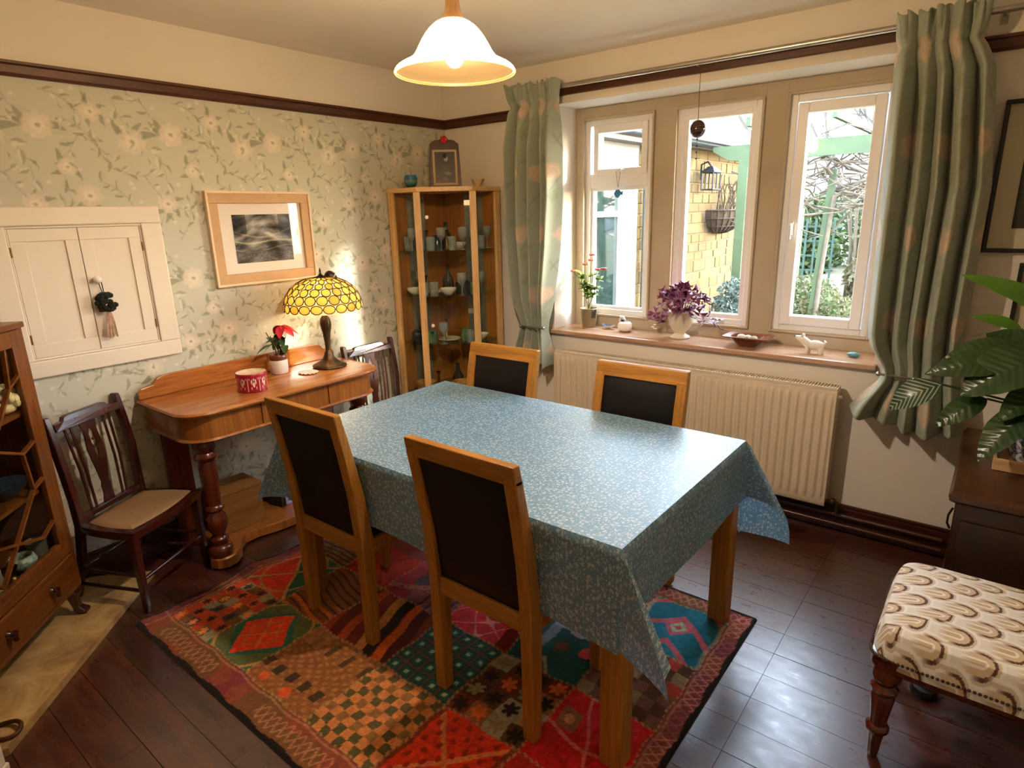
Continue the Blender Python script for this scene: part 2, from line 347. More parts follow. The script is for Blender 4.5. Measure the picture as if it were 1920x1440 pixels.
TU = ((yy_.ravel()+2.62) % .52)/.52; TV = ((2.168-zz_.ravel()) % (.52*TH/TW))/(.52*TH/TW)
painted(wp, tile, 0, 0, (TU*(TW-1)/(TW-1), TV)); wp['label'] = 'sage green wallpaper printed with cream flowers and leaves'
# picture rails, skirtings, board over the window, heating pipes
def railpoly(): return [(0, 0), (.014, 0), (.02, .012), (.02, .040), (.028, .046), (.028, .056), (0, .059)]
def rail_run(name, a, b, flip, mat, z0):
    prof = railpoly(); mm = M(); A, B = Vector(a), Vector(b)
    r0 = []; r1 = []
    for d_, h in prof:
        off = Vector(flip)*d_; r0.append(A+off+Vector((0, 0, z0+h))); r1.append(B+off+Vector((0, 0, z0+h)))
    mm.ring_loft([r0, r1]); return struct(mm.build(name, mat))
rail_run('trim_2', (0, -3.06, 0), (0, 0, 0), (1, 0, 0), MT['rail'], 2.163)
rail_run('trim_3', (0, 0, 0), (.92, 0, 0), (0, -1, 0), MT['railx'], 2.163)
rail_run('trim_4', (2.78, 0, 0), (3.8, 0, 0), (0, -1, 0), MT['railx'], 2.163)
struct(M().bx(.93, 2.77, -.022, 0, 2.257, 2.318).build('trim_5', MT['railx'], bevel=.004))
struct(M().bx(0, 3.8, -.02, 0, 0, .125).bx(0, 3.8, -.013, 0, .125, .142).build('baseboard_back', MT['skirt'], bevel=.003))
struct(M().bx(0, .02, -3.06, -.02, 0, .125).bx(0, .013, -3.06, -.02, .125, .14).build('baseboard_left', MT['skirt'], bevel=.003))
pipem = plain('painted_pipe', '#4a2414', .3, spec=.6)
for k, (yy, zz) in enumerate(((-.05, .098), (-.06, .052))):
    tag(M().tube([(.56, yy, zz), (3.095, yy, zz)], .0095, 10).build('heating_pipe', pipem, smooth=60), ('upper', 'lower')[k]+' brown painted heating pipe running along the skirting board under the window', 'pipe', 'heating pipes along the skirting')
# sill
silm = wood('sill_tile', '#a67c60', '#cba688', .22, 0, 4, 8, coat=.3)
struct(M().bx(.885, 2.735, -.032, .25, .852, .879).build('trim_6', silm, bevel=.006, seg=3))

# ------------------------------------------------------------------ windows
def frame_rect(mm, x0, x1, z0, z1, wd, y0, y1, wb_=None, wt=None):
    wb_ = wb_ or wd; wt = wt or wd
    mm.bx(x0, x0+wd, y0, y1, z0, z1).bx(x1-wd, x1, y0, y1, z0, z1).bx(x0+wd, x1-wd, y0, y1, z0, z0+wb_).bx(x0+wd, x1-wd, y0, y1, z1-wt, z1); return mm
def window(n, x0, x1, label):
    w_ = thing('window_%d' % n, None, None, (0, 0, 0)); w_['kind'] = 'structure'; w_['label'] = label
    frame_rect(M(), x0, x1, .945, 2.153, .012, .235, .262).build('bead', MT['stone_paint'], w_, bevel=.003)
    frame_rect(M(), x0, x1, .945, 2.153, .045, .262, .33).build('frame', MT['upvc'], w_, bevel=.004); return w_
lockm = plain('white_plastic', '#e8e4e0', .3)
w1 = window(1, .955, 1.437, 'three-part white window, left light with small top vent')
M().bx(1.0, 1.392, .264, .33, 1.745, 1.83).build('transom', MT['upvc'], w1, bevel=.004)
s1 = frame_rect(M(), 1.028, 1.39, 1.815, 2.108, .036, .252, .315, .04, .045).build('vent_sash', MT['upvc'], w1, bevel=.004)
M().bx(1.062, 1.355, .285, .291, 1.853, 2.065).build('pane', MT['pane'], s1)
M().bx(1.19, 1.25, .235, .253, 1.832, 1.846).bx(1.205, 1.235, .225, .24, 1.828, 1.85).build('vent_catch', lockm, s1, bevel=.002)
frame_rect(M(), 1.0, 1.392, .99, 1.745, .018, .275, .31).build('glazing_bead', MT['upvc'], w1, bevel=.002)
M().bx(1.016, 1.378, .29, .296, 1.0, 1.735).build('pane', MT['pane'], w1)
w2 = window(2, 1.563, 2.05, 'middle fixed window light in white frame')
frame_rect(M(), 1.605, 2.008, .985, 2.112, .03, .272, .315).build('glazing_bead', MT['upvc'], w2, bevel=.003)
M().bx(1.633, 1.98, .29, .296, 1.012, 2.085).build('pane', MT['pane'], w2)
w3 = window(3, 2.163, 2.652, 'right opening window light in white frame')
s3 = frame_rect(M(), 2.214, 2.602, .988, 2.1, .05, .248, .31).build('sash', MT['upvc'], w3, bevel=.005)
M().bx(2.26, 2.556, .28, .286, 1.035, 2.053).build('pane', MT['pane'], s3)
M().bx(2.225, 2.243, .236, .249, 1.46, 1.53).tube([(2.234, .236, 1.515), (2.234, .215, 1.51), (2.234, .212, 1.44)], .008, 8).build('handle', lockm, s3, smooth=40, bevel=.002)
# ------------------------------------------------------------------ rug
XC = [.60, .885, 1.17, 1.55, 1.87, 2.18, 2.485]; YC = [-2.41, -2.08, -1.755, -1.42, -1.09]
RX0, RX1, RY0, RY1 = .525, 2.565, -2.53, -.995
def paint_rug(nu, nv):
    R = np.random.RandomState(4); x = np.linspace(RX0, RX1, nu)[None, :]*np.ones((nv, 1)); y = np.linspace(RY0, RY1, nv)[:, None]*np.ones((1, nu))
    x = x+.004*np.sin(y*37); y = y+.004*np.sin(x*31)
    img = np.ones((nv, nu, 3))*rgb('#6b3a30')
    def put(mask, c, al=1.): img[mask] = img[mask]*(1-al)+rgb(c)*al
    # border
    put(np.ones_like(x, bool), '#7a4334')
    bn = (np.sin(x*19+1)+np.sin(y*23+2)+np.sin((x+y)*11)) ; put(bn > .7, '#5f4a2f', .7); put(bn < -.9, '#6e2f3f', .7)
    zz = np.abs(((x*1+y*0)/.06) % 2-1); ed = (y < -2.42) | (y > -1.08)
    dd = np.where(ed, np.abs(((y+2.47)/.035 if True else 0)), 0)
    fr = ((y+2.47)/.032); cross = (np.abs(np.abs(((x/.035) % 2)-1)*2-1-fr) < .22) | (np.abs(np.abs(((x/.035) % 2)-1)*2-1+fr) < .22)
    put((y < -2.44) & (np.abs(fr) < 1) & cross & (np.sin(x*9) > -.2), '#c08a6a', .55)
    fr2 = ((x-2.525)/.028); c2 = (np.abs(np.abs(((y/.035) % 2)-1)*2-1-fr2) < .2) | (np.abs(np.abs(((y/.035) % 2)-1)*2-1+fr2) < .2)
    put((x > 2.49) & (np.abs(fr2) < 1) & c2, '#b98376', .75); put((x > 2.49) & (np.sin(y*14) > .6), '#5f2740', .5)
    fr3 = ((y+1.045)/.028); c3 = (np.abs(np.abs(((x/.035) % 2)-1)*2-1-fr3) < .2) | (np.abs(np.abs(((x/.035) % 2)-1)*2-1+fr3) < .2)
    put((y > -1.08) & (np.abs(fr3) < 1) & c3, '#b67a70', .8)
    inn = (x > XC[0]) & (x < XC[-1]) & (y > YC[0]) & (y < YC[-1])
    for c in range(6):
        for r in range(4):
            x0, x1, y0, y1 = XC[c], XC[c+1], YC[r], YC[r+1]; m_ = (x >= x0) & (x < x1) & (y >= y0) & (y < y1)
            u = (x-x0)/(x1-x0); v = (y-y0)/(y1-y0); k = (r, c)
            def q(mm, col, al=1.): put(m_ & mm, col, al)
            T = np.ones_like(m_)
            def star(i, j, n, col, rr=.42):
                uu = (u*n-i-.5); vv = (v*n-j-.5); a = np.arctan2(vv, uu); d_ = np.hypot(uu, vv); q(d_ < rr*(.45+.55*np.abs(np.cos(a*3))), col)
            if k == (0, 0):
                q(T, '#7d4a30'); n = 6
                for i in range(n):
                    for j in range(n):
                        col = [['#c2552e', '#8f8a72', '#5d5543', '#a6432a', '#3f4147', '#6a4a2c'][(i*5+j*3+i*j) % 6]][0]
                        q((np.floor(u*n) == i) & (np.floor(v*n) == j), col)
                        if (i+j) % 2 == 0: star(i, j, n, '#2b2320' if (i*3+j) % 3 else '#d98a4d')
            elif k == (0, 1):
                q(T, '#57613f'); q((np.abs(u-.5)+np.abs(v-.5)) > .82, '#2f5b4a'); d_ = np.abs(u-.5)*.75+np.abs(v-.5); q(d_ < .48, '#2d5f50'); q((np.abs(u-.5)+np.abs(v-.5)) < .44, '#c23f22')
                q((np.abs(np.abs(u-.5)+np.abs(v-.5)-.27) < .02), '#a86f44', .7); q(np.abs(np.hypot(u-.5, v-.5)-.60) < .02, '#b58a55', .9); q(((np.abs(u-v) < .015) | (np.abs(u+v-1) < .015)) & (np.abs(u-.5) < .2), '#b5834f', .8)
            elif k == (0, 2):
                q(T, '#7c5232'); q((np.sin(u*47+np.sin(v*20))*np.sin(v*53)) > .3, '#93673f'); q((np.abs(v-.28) < .07) & (((u*5) % 1) < .5), '#3a2c1c'); q((np.abs(v-.8) < .1) & (((u*4+.3) % 1) < .25), '#46321f'); q((np.hypot(u-.55, (v-.1)) < .07) | (np.hypot(u-.2, v-.12) < .06), '#b4552c'); q((v > .72) & (u < .3), '#9d7350', .6)
            elif k == (0, 3):
                q(T, '#b4774a'); n = 9; q(((np.floor(u*n)+np.floor(v*n)) % 2 == 0), '#4b472b'); q(((np.floor(u*n)+np.floor(v*n)) % 2 == 0) & (np.sin(np.floor(u*n)*3+np.floor(v*n)*7) > .45), '#7a5a35')
            elif k in ((0, 4),):
                q(T, '#c23a1f'); q((np.abs(u-v) < .04) | (np.abs(u+v-1) < .04), '#c98055', .9); q((np.sin(u*33)*np.sin(v*29)) > .55, '#8f2a1d'); q((np.abs(u-.5) > .43), '#5d3422', .7)
            elif k == (0, 5):
                q(T, '#a32a20'); q(np.abs(np.hypot(u-.5, v-.5)-.35) < .03, '#c67a5a')
            elif k == (1, 0):
                q(T, '#8a5236'); t = u-.5; s = v-.5; q((s > np.abs(t)*1.15), '#1f5f4f'); q((-s > np.abs(t)*1.15), '#c03823'); q((t > np.abs(s)*1.15), '#1f5b45'); q((-t > np.abs(s)*1.15), '#b8351f'); q(np.abs(np.abs(t)-np.abs(s)*1.05) < .03, '#b78750'); q(np.abs(np.hypot(t, s)-.47) < .02, '#a87a48')
            elif k == (1, 1):
                q(T, '#7a4a28'); q(((u*2+v*9) % 1) < .28, '#3e2614'); q((v < .35) & (((u*1.2+v*6) % 1) < .35), '#b4602c')
            elif k == (1, 2):
                q(T, '#7d2f1d'); b = (u+v*.25)*7.5; s = b % 1; i = np.floor(b)
                for kk, col in ((0, '#8f3520'), (1, '#5a1f17'), (2, '#a3481f'), (3, '#6d2519'), (4, '#b98048'), (5, '#26201f'), (6, '#c4602a'), (7, '#4c1d1a'), (8, '#7d3a2a')): q(i == kk, col)
                q((s < .12), '#4a1c14', .8)
            elif k == (1, 3):
                q(T, '#24413d'); n = 5; a = np.abs((u*n) % 1-.5); b = np.abs((v*n) % 1-.5); q((a > .42) | (b > .42), '#5a4a45'); q((a < .3) & (b < .3), '#1e5a50'); q((a < .13) & (b < .13), '#a9bfa3')
            elif k == (1, 4):
                q(T, '#6b3524'); n = 4
                for i in range(n):
                    for j in range(n):
                        q((np.floor(u*n) == i) & (np.floor(v*n) == j), ['#6d2f20', '#5a3a28', '#8f5f42', '#4a2a20', '#9c9480'][(i*2+j*3+(i*j) % 3) % 5]); star(i, j, n, ['#2a1b17', '#c9693a', '#8f8163', '#241d1a'][(i+j*2) % 4])
            elif k == (1, 5):
                q(T, '#b01f22'); q((np.hypot(u-.62, v-.75) < .3), '#b92a3c'); q((np.abs(u-.2) < .12) & (np.abs(v-.62) < .13), '#8d5a48'); q((np.hypot(u-.2, v-.62) < .06), '#c98b62'); q(np.abs(v-(.35+.25*np.abs(u-.55))) < .02, '#c66a62'); q(np.abs(u+v*.5-.75) < .018, '#cf7d74', .8)
            elif k == (2, 0):
                q(T, '#5c4030'); n = 7; q(((np.floor(u*n)+np.floor(v*n)) % 2 == 0), '#857455'); q(v < .35, '#74513a', .7); q((np.abs((v*12) % 1-.5) < .15) & (v < .4), '#2f2018')
            elif k == (2, 1): q(T, '#9b2b1e'); q((np.abs(v-u) < .04) | (np.abs(v+u-.9) < .03), '#6d1f18'); q(v > .75, '#7a3b35')
            elif k == (2, 2):
                q(T, '#85506a' if False else '#8c5a58'); q((u < .35) & (v < .8), '#97303a'); q((u > .2) & (u < .65) & (v > .35) & (v < .8) & (v-.35 > (u-.3)*.4), '#454a5c'); q((np.abs(v-u*.5-.12) < .05), '#a9756a'); q((u > .55) & (((u*9) % 1) < .4) & (v < .4), '#4b3345'); q((np.sin(u*50)*np.sin(v*43) > .4), '#7a4a5c', .7)
            elif k == (2, 3):
                q(T, '#c3313f'); h = np.minimum(np.abs(np.sin(u*9)+np.cos(v*7)), np.abs(np.sin(v*9+2)-np.cos(u*6))); q(h < .07, '#e0907f'); q((u > .8) & (v < .35), '#7a1d20')
            elif k == (2, 4):
                q(T, '#124a4c'); q((np.abs(u-.25) < .07) & (v > .2), '#7f8d9b'); q((np.abs(v-.78) < .05) & (u > .2), '#8f9ca6'); q((np.abs(u-.55) < .1) & (np.abs(v-.8) < .1), '#a7a9c0'); q((np.abs(np.abs(u-.45)*1.2+(v-.18)) < .035), '#a7a58f'); q(np.hypot(u-.82, v-.52) < .1, '#c04a45'); q((np.abs(u-.5)+np.abs(v-.45)) < .14, '#37493c'); q((np.abs(u-.5)+np.abs(v-.45)) < .08, '#7d4b45')
            elif k == (2, 5):
                q(T, '#6b4a3d'); n = 6; q(((np.floor(u*n)+np.floor(v*n)) % 2 == 0), '#463026'); q(((np.floor(u*n)*3+np.floor(v*n)*5) % 7 == 0), '#7f7152'); q(((np.floor(u*n)*2+np.floor(v*n)) % 9 == 4), '#9b3c33')
            elif k == (3, 5):
                q(T, '#175c6c'); t = np.abs(u-.5); q(np.abs(((v*2+t*1.6) % 1)-.5) < .1, '#a1545c'); q((t*1.1+np.abs(v-.55)) < .2, '#a05560'); q((t*1.1+np.abs(v-.55)) < .13, '#8b9a7e'); q((t*1.1+np.abs(v-.55)) < .06, '#9a4c50'); q(t > .45, '#8f7f6a', .7)
            elif k in ((3, 1), (3, 2)): q(T, '#b75a68'); q(np.sin(u*23)*np.sin(v*19) > .3, '#a2404f'); q(np.abs(np.sin(u*11+v*7)) < .1, '#d08f88')
            else: q(T, ['#7a3a38', '#6e4a3c', '#84403a', '#5d3f48'][(r+c) % 4]); q(np.sin(u*21)*np.sin(v*27) > .35, '#9a6a50', .6)
            e = np.minimum(np.minimum(u, 1-u)*(x1-x0), np.minimum(v, 1-v)*(y1-y0)); q((e < .006) & (np.sin((x+y)*260) > -.3), '#a98a66', .75)
    put(((np.abs(x-XC[0]+.012) < .004) | (np.abs(x-XC[-1]-.012) < .004) | (np.abs(y-YC[0]+.012) < .004)) & (y < -1.07), '#b0906a', .5)
    ln = R.rand(nv, nu); ln2 = np.repeat(np.repeat(R.rand(nv//4+1, nu//4+1), 4, 0), 4, 1)[:nv, :nu]
    img *= (.84+.2*ln+.14*ln2)[..., None]; wash = (np.sin(x*7+np.sin(y*5)*2)*np.sin(y*8)+1)/2; img = img*(1-.10*wash[..., None])+rgb('#a77a58')*.10*wash[..., None]; g_ = img.mean(2, keepdims=True); img = np.clip(g_+(img-g_)*1.2, 0, 1)*1.08
    e = np.minimum(np.minimum(x-RX0, RX1-x), np.minimum(y-RY0, RY1-y)); img[e < .016] = rgb('#1c1210')
    return np.clip(img, 0, 1)
nu, nv = 480, 360; u, v = uvgrid(nu, nv); X = RX0+(RX1-RX0)*u; Y = RY0+(RY1-RY0)*v
X = X+.01*np.sin(Y*5)*(u < .02); Zr = .011+.0025*np.sin(X*9+Y*7)*np.sin(Y*6)
cur = np.exp(-((X-.55)/.09)**2-((Y+1.98)/.10)**2)*.014; Zr = Zr+cur; X = X-.03*np.exp(-((X-.53)/.05)**2-((Y+2.05)/.08)**2)
eg = np.minimum(np.minimum(u, 1-u)*2.04, np.minimum(v, 1-v)*1.53); Zr = np.where(eg < .0035, .001, Zr)
rug = gridmesh('rug', np.stack([X, Y, Zr], -1), vcol('patchwork_rug', .95, .1, bumpy=.5, bscale=350, sheen=.2), smooth=True)
painted(rug, paint_rug(nu, nv), 0, 0, (u.ravel(), v.ravel())); tag(rug, 'multicoloured patchwork rug with dark bound edge lying under the dining table', 'rug')

# ------------------------------------------------------------------ dining table and cloth
T0, T1, TY0, TY1, TZ = .905, 2.472, -1.985, -1.025, .758
tb = thing('dining_table', 'oak dining table with square legs under the blue flowered cloth', 'table', ((T0+T1)/2, (TY0+TY1)/2, 0))
hx, hy = (T1-T0)/2, (TY1-TY0)/2
M().bx(-hx, hx, -hy, hy, TZ-.03, TZ-.003).build('table_top', MT['oakx'], tb, bevel=.004)
a = M()
for s in (-1, 1): a.bx(-hx+.06, hx-.06, s*(hy-.05)-.011, s*(hy-.05)+.011, TZ-.12, TZ-.03); a.bx(s*(hx-.05)-.011, s*(hx-.05)+.011, -hy+.06, hy-.06, TZ-.12, TZ-.03)
each(a, 'apron', MT['oakx'], tb)
legm = M().bx(-.036, .036, -.036, .036, .012, TZ-.03).mesh('leg', MT['oak'])
for sx in (-1, 1):
    for sy in (-1, 1):
        o = inst('leg', legm, tb, (sx*(hx-.035), sy*(hy-.055), 0)); md = o.modifiers.new('b', 'BEVEL'); md.width = .006; md.segments = 2
OH = .232; OHF = .345; LX, LY = T1-T0, TY1-TY0
def cloth_pt(U, V):
    a = max(0, -U) if U < 0 else max(0, U-LX); b = max(0, -V) if V < 0 else max(0, V-LY)
    sx = -1 if U < 0 else 1; sy = -1 if V < 0 else 1
    if V < 0: b *= .95+.42*min(max(U/LX, 0), 1)**1.5+.35*(1-min(max(U/LX, 0), 1))**4
    if V > LY: b *= .68+.45*min(max((U/LX-.9)/.1, 0), 1)
    cx = T0+min(max(U, 0), LX); cy = TY0+min(max(V, 0), LY); z = TZ
    rr = .008
    if a == 0 and b == 0:
        return (cx, cy, z)
    if a > 0 and b > 0:
        rho = math.hypot(a, b); ph = math.atan2(b, a); k = math.sin(2*ph)**1.3; out = rho*.46*k
        ex, ey = sx*.97, sy*(.30 if ph > PI/4 else .02)
        dz = math.sqrt(max(rho*rho-out*out, 0)); n_ = .007*min(1, rho/.02)
        return (cx+sx*n_*math.cos(ph)+ex*out, cy+sy*n_*math.sin(ph)+ey*out, z-dz*(.97))
    d_ = a+b; n_ = .007*min(1, d_/.02)
    t = (V if a > 0 else U); L_ = LY if a > 0 else LX; wv = .004*math.sin(t*9+sx+sy*2)*(d_/OH)*min(1, 4*min(t, L_-t)/L_)
    if a > 0: return (cx+sx*(n_+wv+.008*d_/OH), cy, z-d_)
    return (cx, cy+sy*(n_+wv+.003*d_/OH), z-d_)
def axis_samples(L_, e1):
    s = list(np.linspace(-OH, -.004, 26))+[0]+list(np.linspace(.02, L_-.02, int(L_/.03)))+[L_]+list(np.linspace(L_+.004, L_+e1, 30)); return np.array(s)
us, vs_ = axis_samples(LX, OH), axis_samples(LY, OHF)
P = np.array([[cloth_pt(u_, v_) for u_ in us] for v_ in vs_]); P[..., 2] += .003
mc, nt, p = newmat('flowered_oilcloth')
at = N(nt, 'Attribute', attribute_name='flat'); vec = at.outputs['Vector']
def vflower(scale, r0, petals, seed, keep):
    mp = N(nt, 'Mapping'); mp.inputs['Location'].default_value = (seed*1.7, seed*.9, 0); nt.links.new(vec, mp.inputs[0])
    vo = N(nt, 'TexVoronoi'); vo.voronoi_dimensions = '2D'; vo.inputs['Scale'].default_value = scale; vo.inputs['Randomness'].default_value = .85; nt.links.new(mp.outputs[0], vo.inputs['Vector'])
    sc = N(nt, 'VectorMath', operation='SCALE'); sc.inputs['Scale'].default_value = 1.0; nt.links.new(mp.outputs[0], sc.inputs[0])
    df = N(nt, 'VectorMath', operation='SUBTRACT'); nt.links.new(sc.outputs[0], df.inputs[0]); nt.links.new(vo.outputs['Position'], df.inputs[1])
    sp = N(nt, 'SeparateXYZ'); nt.links.new(df.outputs[0], sp.inputs[0]); ang = math_(nt, 'ARCTAN2', sp.outputs[1], sp.outputs[0])
    sr = N(nt, 'SeparateColor'); nt.links.new(vo.outputs['Color'], sr.inputs[0])
    ln = N(nt, 'VectorMath', operation='LENGTH'); nt.links.new(df.outputs[0], ln.inputs[0])
    pet = math_(nt, 'COSINE', math_(nt, 'ADD', math_(nt, 'MULTIPLY', ang, petals), math_(nt, 'MULTIPLY', sr.outputs[1], 6.28)))
    lim = math_(nt, 'MULTIPLY', math_(nt, 'ADD', math_(nt, 'MULTIPLY', pet, .28), .72), r0)
    on = math_(nt, 'MULTIPLY', math_(nt, 'LESS_THAN', ln.outputs['Value'], lim), math_(nt, 'LESS_THAN', sr.outputs[0], keep))
    return math_(nt, 'MULTIPLY', on, math_(nt, 'GREATER_THAN', ln.outputs['Value'], r0*.16))
m1 = vflower(58, .0056, 5, 0, .62); m2 = vflower(88, .0030, 3, 5, .5); m3 = vflower(110, .0025, 2, 11, .5)
mm_ = math_(nt, 'MAXIMUM', math_(nt, 'MAXIMUM', m1, m2), m3)
base = ramp(nt, noise_tex(nt, vec, 4, 2), [(.3, lin('#5590b2')), (.7, lin('#609bba'))])
cc = mix(nt, mm_, base, lin('#cfdadd')); nt.links.new(cc, p.inputs['Base Color'])
p.inputs['Roughness'].default_value = .5; p.inputs['Specular IOR Level'].default_value = .7; p.inputs['Coat Weight'].default_value = 1; p.inputs['Coat Roughness'].default_value = .42; p.inputs['Coat IOR'].default_value = 2.1
tr = N(nt, 'BsdfTranslucent'); nt.links.new(cc, tr.inputs[0]); mx = N(nt, 'MixShader'); mx.inputs[0].default_value = .22
nt.links.new(p.outputs[0], mx.inputs[1]); nt.links.new(tr.outputs[0], mx.inputs[2]); nt.links.new(mx.outputs[0], nt.nodes['Material Output'].inputs[0])
bump(nt, p, noise_tex(nt, vec, 9, 3), .12, .004)
cl = gridmesh('tablecloth', P, mc, smooth=True); fa = cl.data.attributes.new('flat', 'FLOAT_VECTOR', 'POINT')
UU, VV = np.meshgrid(us, vs_); fa.data.foreach_set('vector', np.stack([UU, VV, UU*0], -1).astype(np.float32).ravel())
cl.data.set_sharp_from_angle(angle=math.radians(60))
tag(cl, 'pale blue-green tablecloth with tiny white flowers draped over the dining table', 'tablecloth')

# ------------------------------------------------------------------ dining chairs
def dining_chair():
    t = thing('dining_chair', '', 'chair', group='oak dining chairs around the table')
    hw = .212; pw = .044
    def post(s):
        def sec(z, y, d): 
            x0, x1 = s*hw-(pw if s > 0 else 0), s*hw+(0 if s > 0 else pw)
            return [(x0, y-d/2, z), (x1, y-d/2, z), (x1, y+d/2, z), (x0, y+d/2, z)]
        return M().ring_loft([sec(.001, -.198, .042), sec(.25, -.194, .05), sec(.44, -.194, .056), sec(.62, -.212, .046), sec(.80, -.243, .038), sec(.905, -.264, .034)])
    for s in (-1, 1): post(s).build('back_post', MT['oak'], t, bevel=.004)
    def yb(z): return np.interp(z, [.44, .62, .80, .95], [-.194, -.212, -.243, -.273])
    r = []
    for z, d in ((.888, .034), (.95, .03)): r.append([(-hw, yb(z)-d/2, z), (hw, yb(z)-d/2, z), (hw, yb(z)+d/2, z), (-hw, yb(z)+d/2, z)])
    M().ring_loft(r).build('top_rail', MT['oakx'], t, bevel=.005)
    M().bx(-hw+pw, hw-pw, -.215, -.175, .385, .447).build('back_rail', MT['oakx'], t, bevel=.003)
    x_ = hw-pw
    def pan(u, v, side):
        z = .447+(.888-.447)*v; pu = max(0, 1-abs(2*u-1)**6)*max(0, 1-abs(2*v-1)**6); return (-x_+2*x_*u, yb(z)+side*(.009+.009*pu), z)
    b = M(); b.grid(lambda u, v: pan(u, v, -1), 14, 14); b.grid(lambda u, v: pan(1-u, v, 1), 14, 14)
    b.bx(-x_, x_, -.20, -.19, .447, .46)
    b.build('back_panel', MT['leather'], t, smooth=50)
    M().bx(-hw+.012, hw-.012, -.175, .212, .44, .462).build('seat_base', MT['leather'], t, bevel=.006)
    M().grid(lambda u, v: (-hw+.01+(2*hw-.02)*u, -.172+.39*v, .462+.022*(max(0, 1-abs(2*u-1)**5)*max(0, 1-abs(2*v-1)**5))**.6), 16, 16).build('seat', MT['leather'], t, smooth=60)
    for s in (-1, 1):
        M().bx(s*hw-(.022 if s > 0 else 0), s*hw+(0 if s > 0 else .022), -.17, .2, .385, .44).build('side_rail', MT['oakx'], t, bevel=.003)
        M().bx(s*(hw-.022)-.022, s*(hw-.022)+.022, .178, .222, .001, .44).build('front_leg', MT['oak'], t, bevel=.004)
    M().bx(-hw+.044, hw-.044, .195, .217, .385, .44).build('front_rail', MT['oakx'], t, bevel=.003)
    return t
c0 = dining_chair()
for i, (x_, y_, r_, lb) in enumerate(((1.235, -1.822, .0, 'oak dining chair with black leather back, its back to the camera, nearer the wall console'),
                                     (2.000, -1.815, 0, 'oak dining chair with black leather back, largest and nearest the camera'),
                                     (1.225, -1.180, PI, 'oak dining chair with black back on window side, beside the glass corner cabinet'),
                                     (1.985, -1.175, PI, 'oak dining chair with black back in front of the radiator'))):
    o = c0 if i == 0 else copy_tree(c0); o.location = (x_, y_, .0125 if True else 0); o.rotation_euler = (0, 0, r_+(.01, 0, .03, .03)[i]); o['label'] = lb

# ------------------------------------------------------------------ console table
ct = thing('console_table', 'polished mahogany console table with turned front legs against the wallpaper', 'table', (.028, -1.64, 0))
def dshape(x0, x1, hy, r, n=8):
    p_ = [(x0, -hy)]
    p_ += [(x1-r+r*math.sin(PI/2*k/n), -hy+r-r*math.cos(PI/2*k/n)) for k in range(n+1)]
    p_ += [(x1-r+r*math.cos(PI/2*k/n), hy-r+r*math.sin(PI/2*k/n)) for k in range(n+1)]
    return p_+[(x0, hy)]
def loftpoly(stack):
    return M().ring_loft([[(x_, y_, z) for x_, y_ in p_] for p_, z in stack])
loftpoly([(dshape(0, .462, .537, .13), .775), (dshape(0, .476, .55, .13), .781), (dshape(0, .48, .555, .13), .790), (dshape(0, .474, .549, .13), .799), (dshape(0, .46, .535, .125), .802)]).build('table_top', MT['console'], ct, smooth=35)
loftpoly([(dshape(.005, .452, .53, .13), .655), (dshape(.005, .458, .536, .13), .66), (dshape(.005, .452, .53, .13), .668), (dshape(.005, .448, .526, .13), .669), (dshape(.005, .448, .526, .13), .776)]).build('apron', MT['consolev'], ct, smooth=30)
each(M().bx(.4475, .4535, -.19, -.187, .672, .772).bx(.4475, .4535, .185, .188, .672, .772), 'drawer_joint', MT['dkleg'], ct)
# splashback with scrolled ends
sp = [(-.545, .803), (-.545, .835), (-.53, .852), (-.50, .858), (-.475, .862), (-.458, .885), (-.43, .897), (-.39, .90), (.39, .90), (.43, .897), (.458, .885), (.475, .862), (.50, .858), (.53, .852), (.545, .835), (.545, .803)]
M().ring_loft([[(x_, y_, z_) for y_, z_ in sp] for x_ in (0, .02)]).build('splashback', MT['console'], ct, bevel=.003)
prof = [(.001, .06), (.05, .06), (.054, .075), (.054, .10), (.047, .112), (.036, .118), (.034, .13), (.042, .14), (.042, .15), (.030, .158), (.028, .17), (.044, .20), (.05, .23), (.046, .26), (.033, .285), (.033, .292), (.043, .30), (.043, .312), (.032, .322), (.034, .36), (.038, .44), (.04, .51), (.036, .535), (.034, .545), (.05, .555), (.052, .567), (.04, .578), (.036, .585), (.047, .605), (.05, .625), (.042, .645), (.034, .655), (.034, .664), (.001, .664)]
lg = M().lathe(prof, 24).mesh('front_leg', MT['dkleg'], 50)
for s in (-1, 1):
    inst('front_leg', lg, ct, (.355, s*.435, 0))
    M().bx(.01, .045, s*.43-.055, s*.43+.055, .001, .66).build('back_pilaster', MT['dkleg'], ct, bevel=.003)
ph_ = [(0, -.40), (.275, -.40), (.292, -.44), (.318, -.478), (.355, -.492), (.393, -.478), (.415, -.44), (.41, -.39), (.37, -.345), (.31, -.315), (.268, -.27), (.262, -.20), (.29, -.10), (.30, 0)]
pl = ph_+[(x_, -y_) for x_, y_ in ph_[-2::-1]]
loftpoly([(pl, .012), (pl, .055), ([(x_*.985, y_*.99) for x_, y_ in pl], .062)]).build('plinth', MT['consolev'], ct, smooth=30)
for s in (-1, 1): M().lathe([(.001, 0), (.034, 0), (.04, .006), (.034, .013), (.001, .013)], 16, (.355, s*.435, 0)).build('foot', MT['dkleg'], ct, smooth=50)

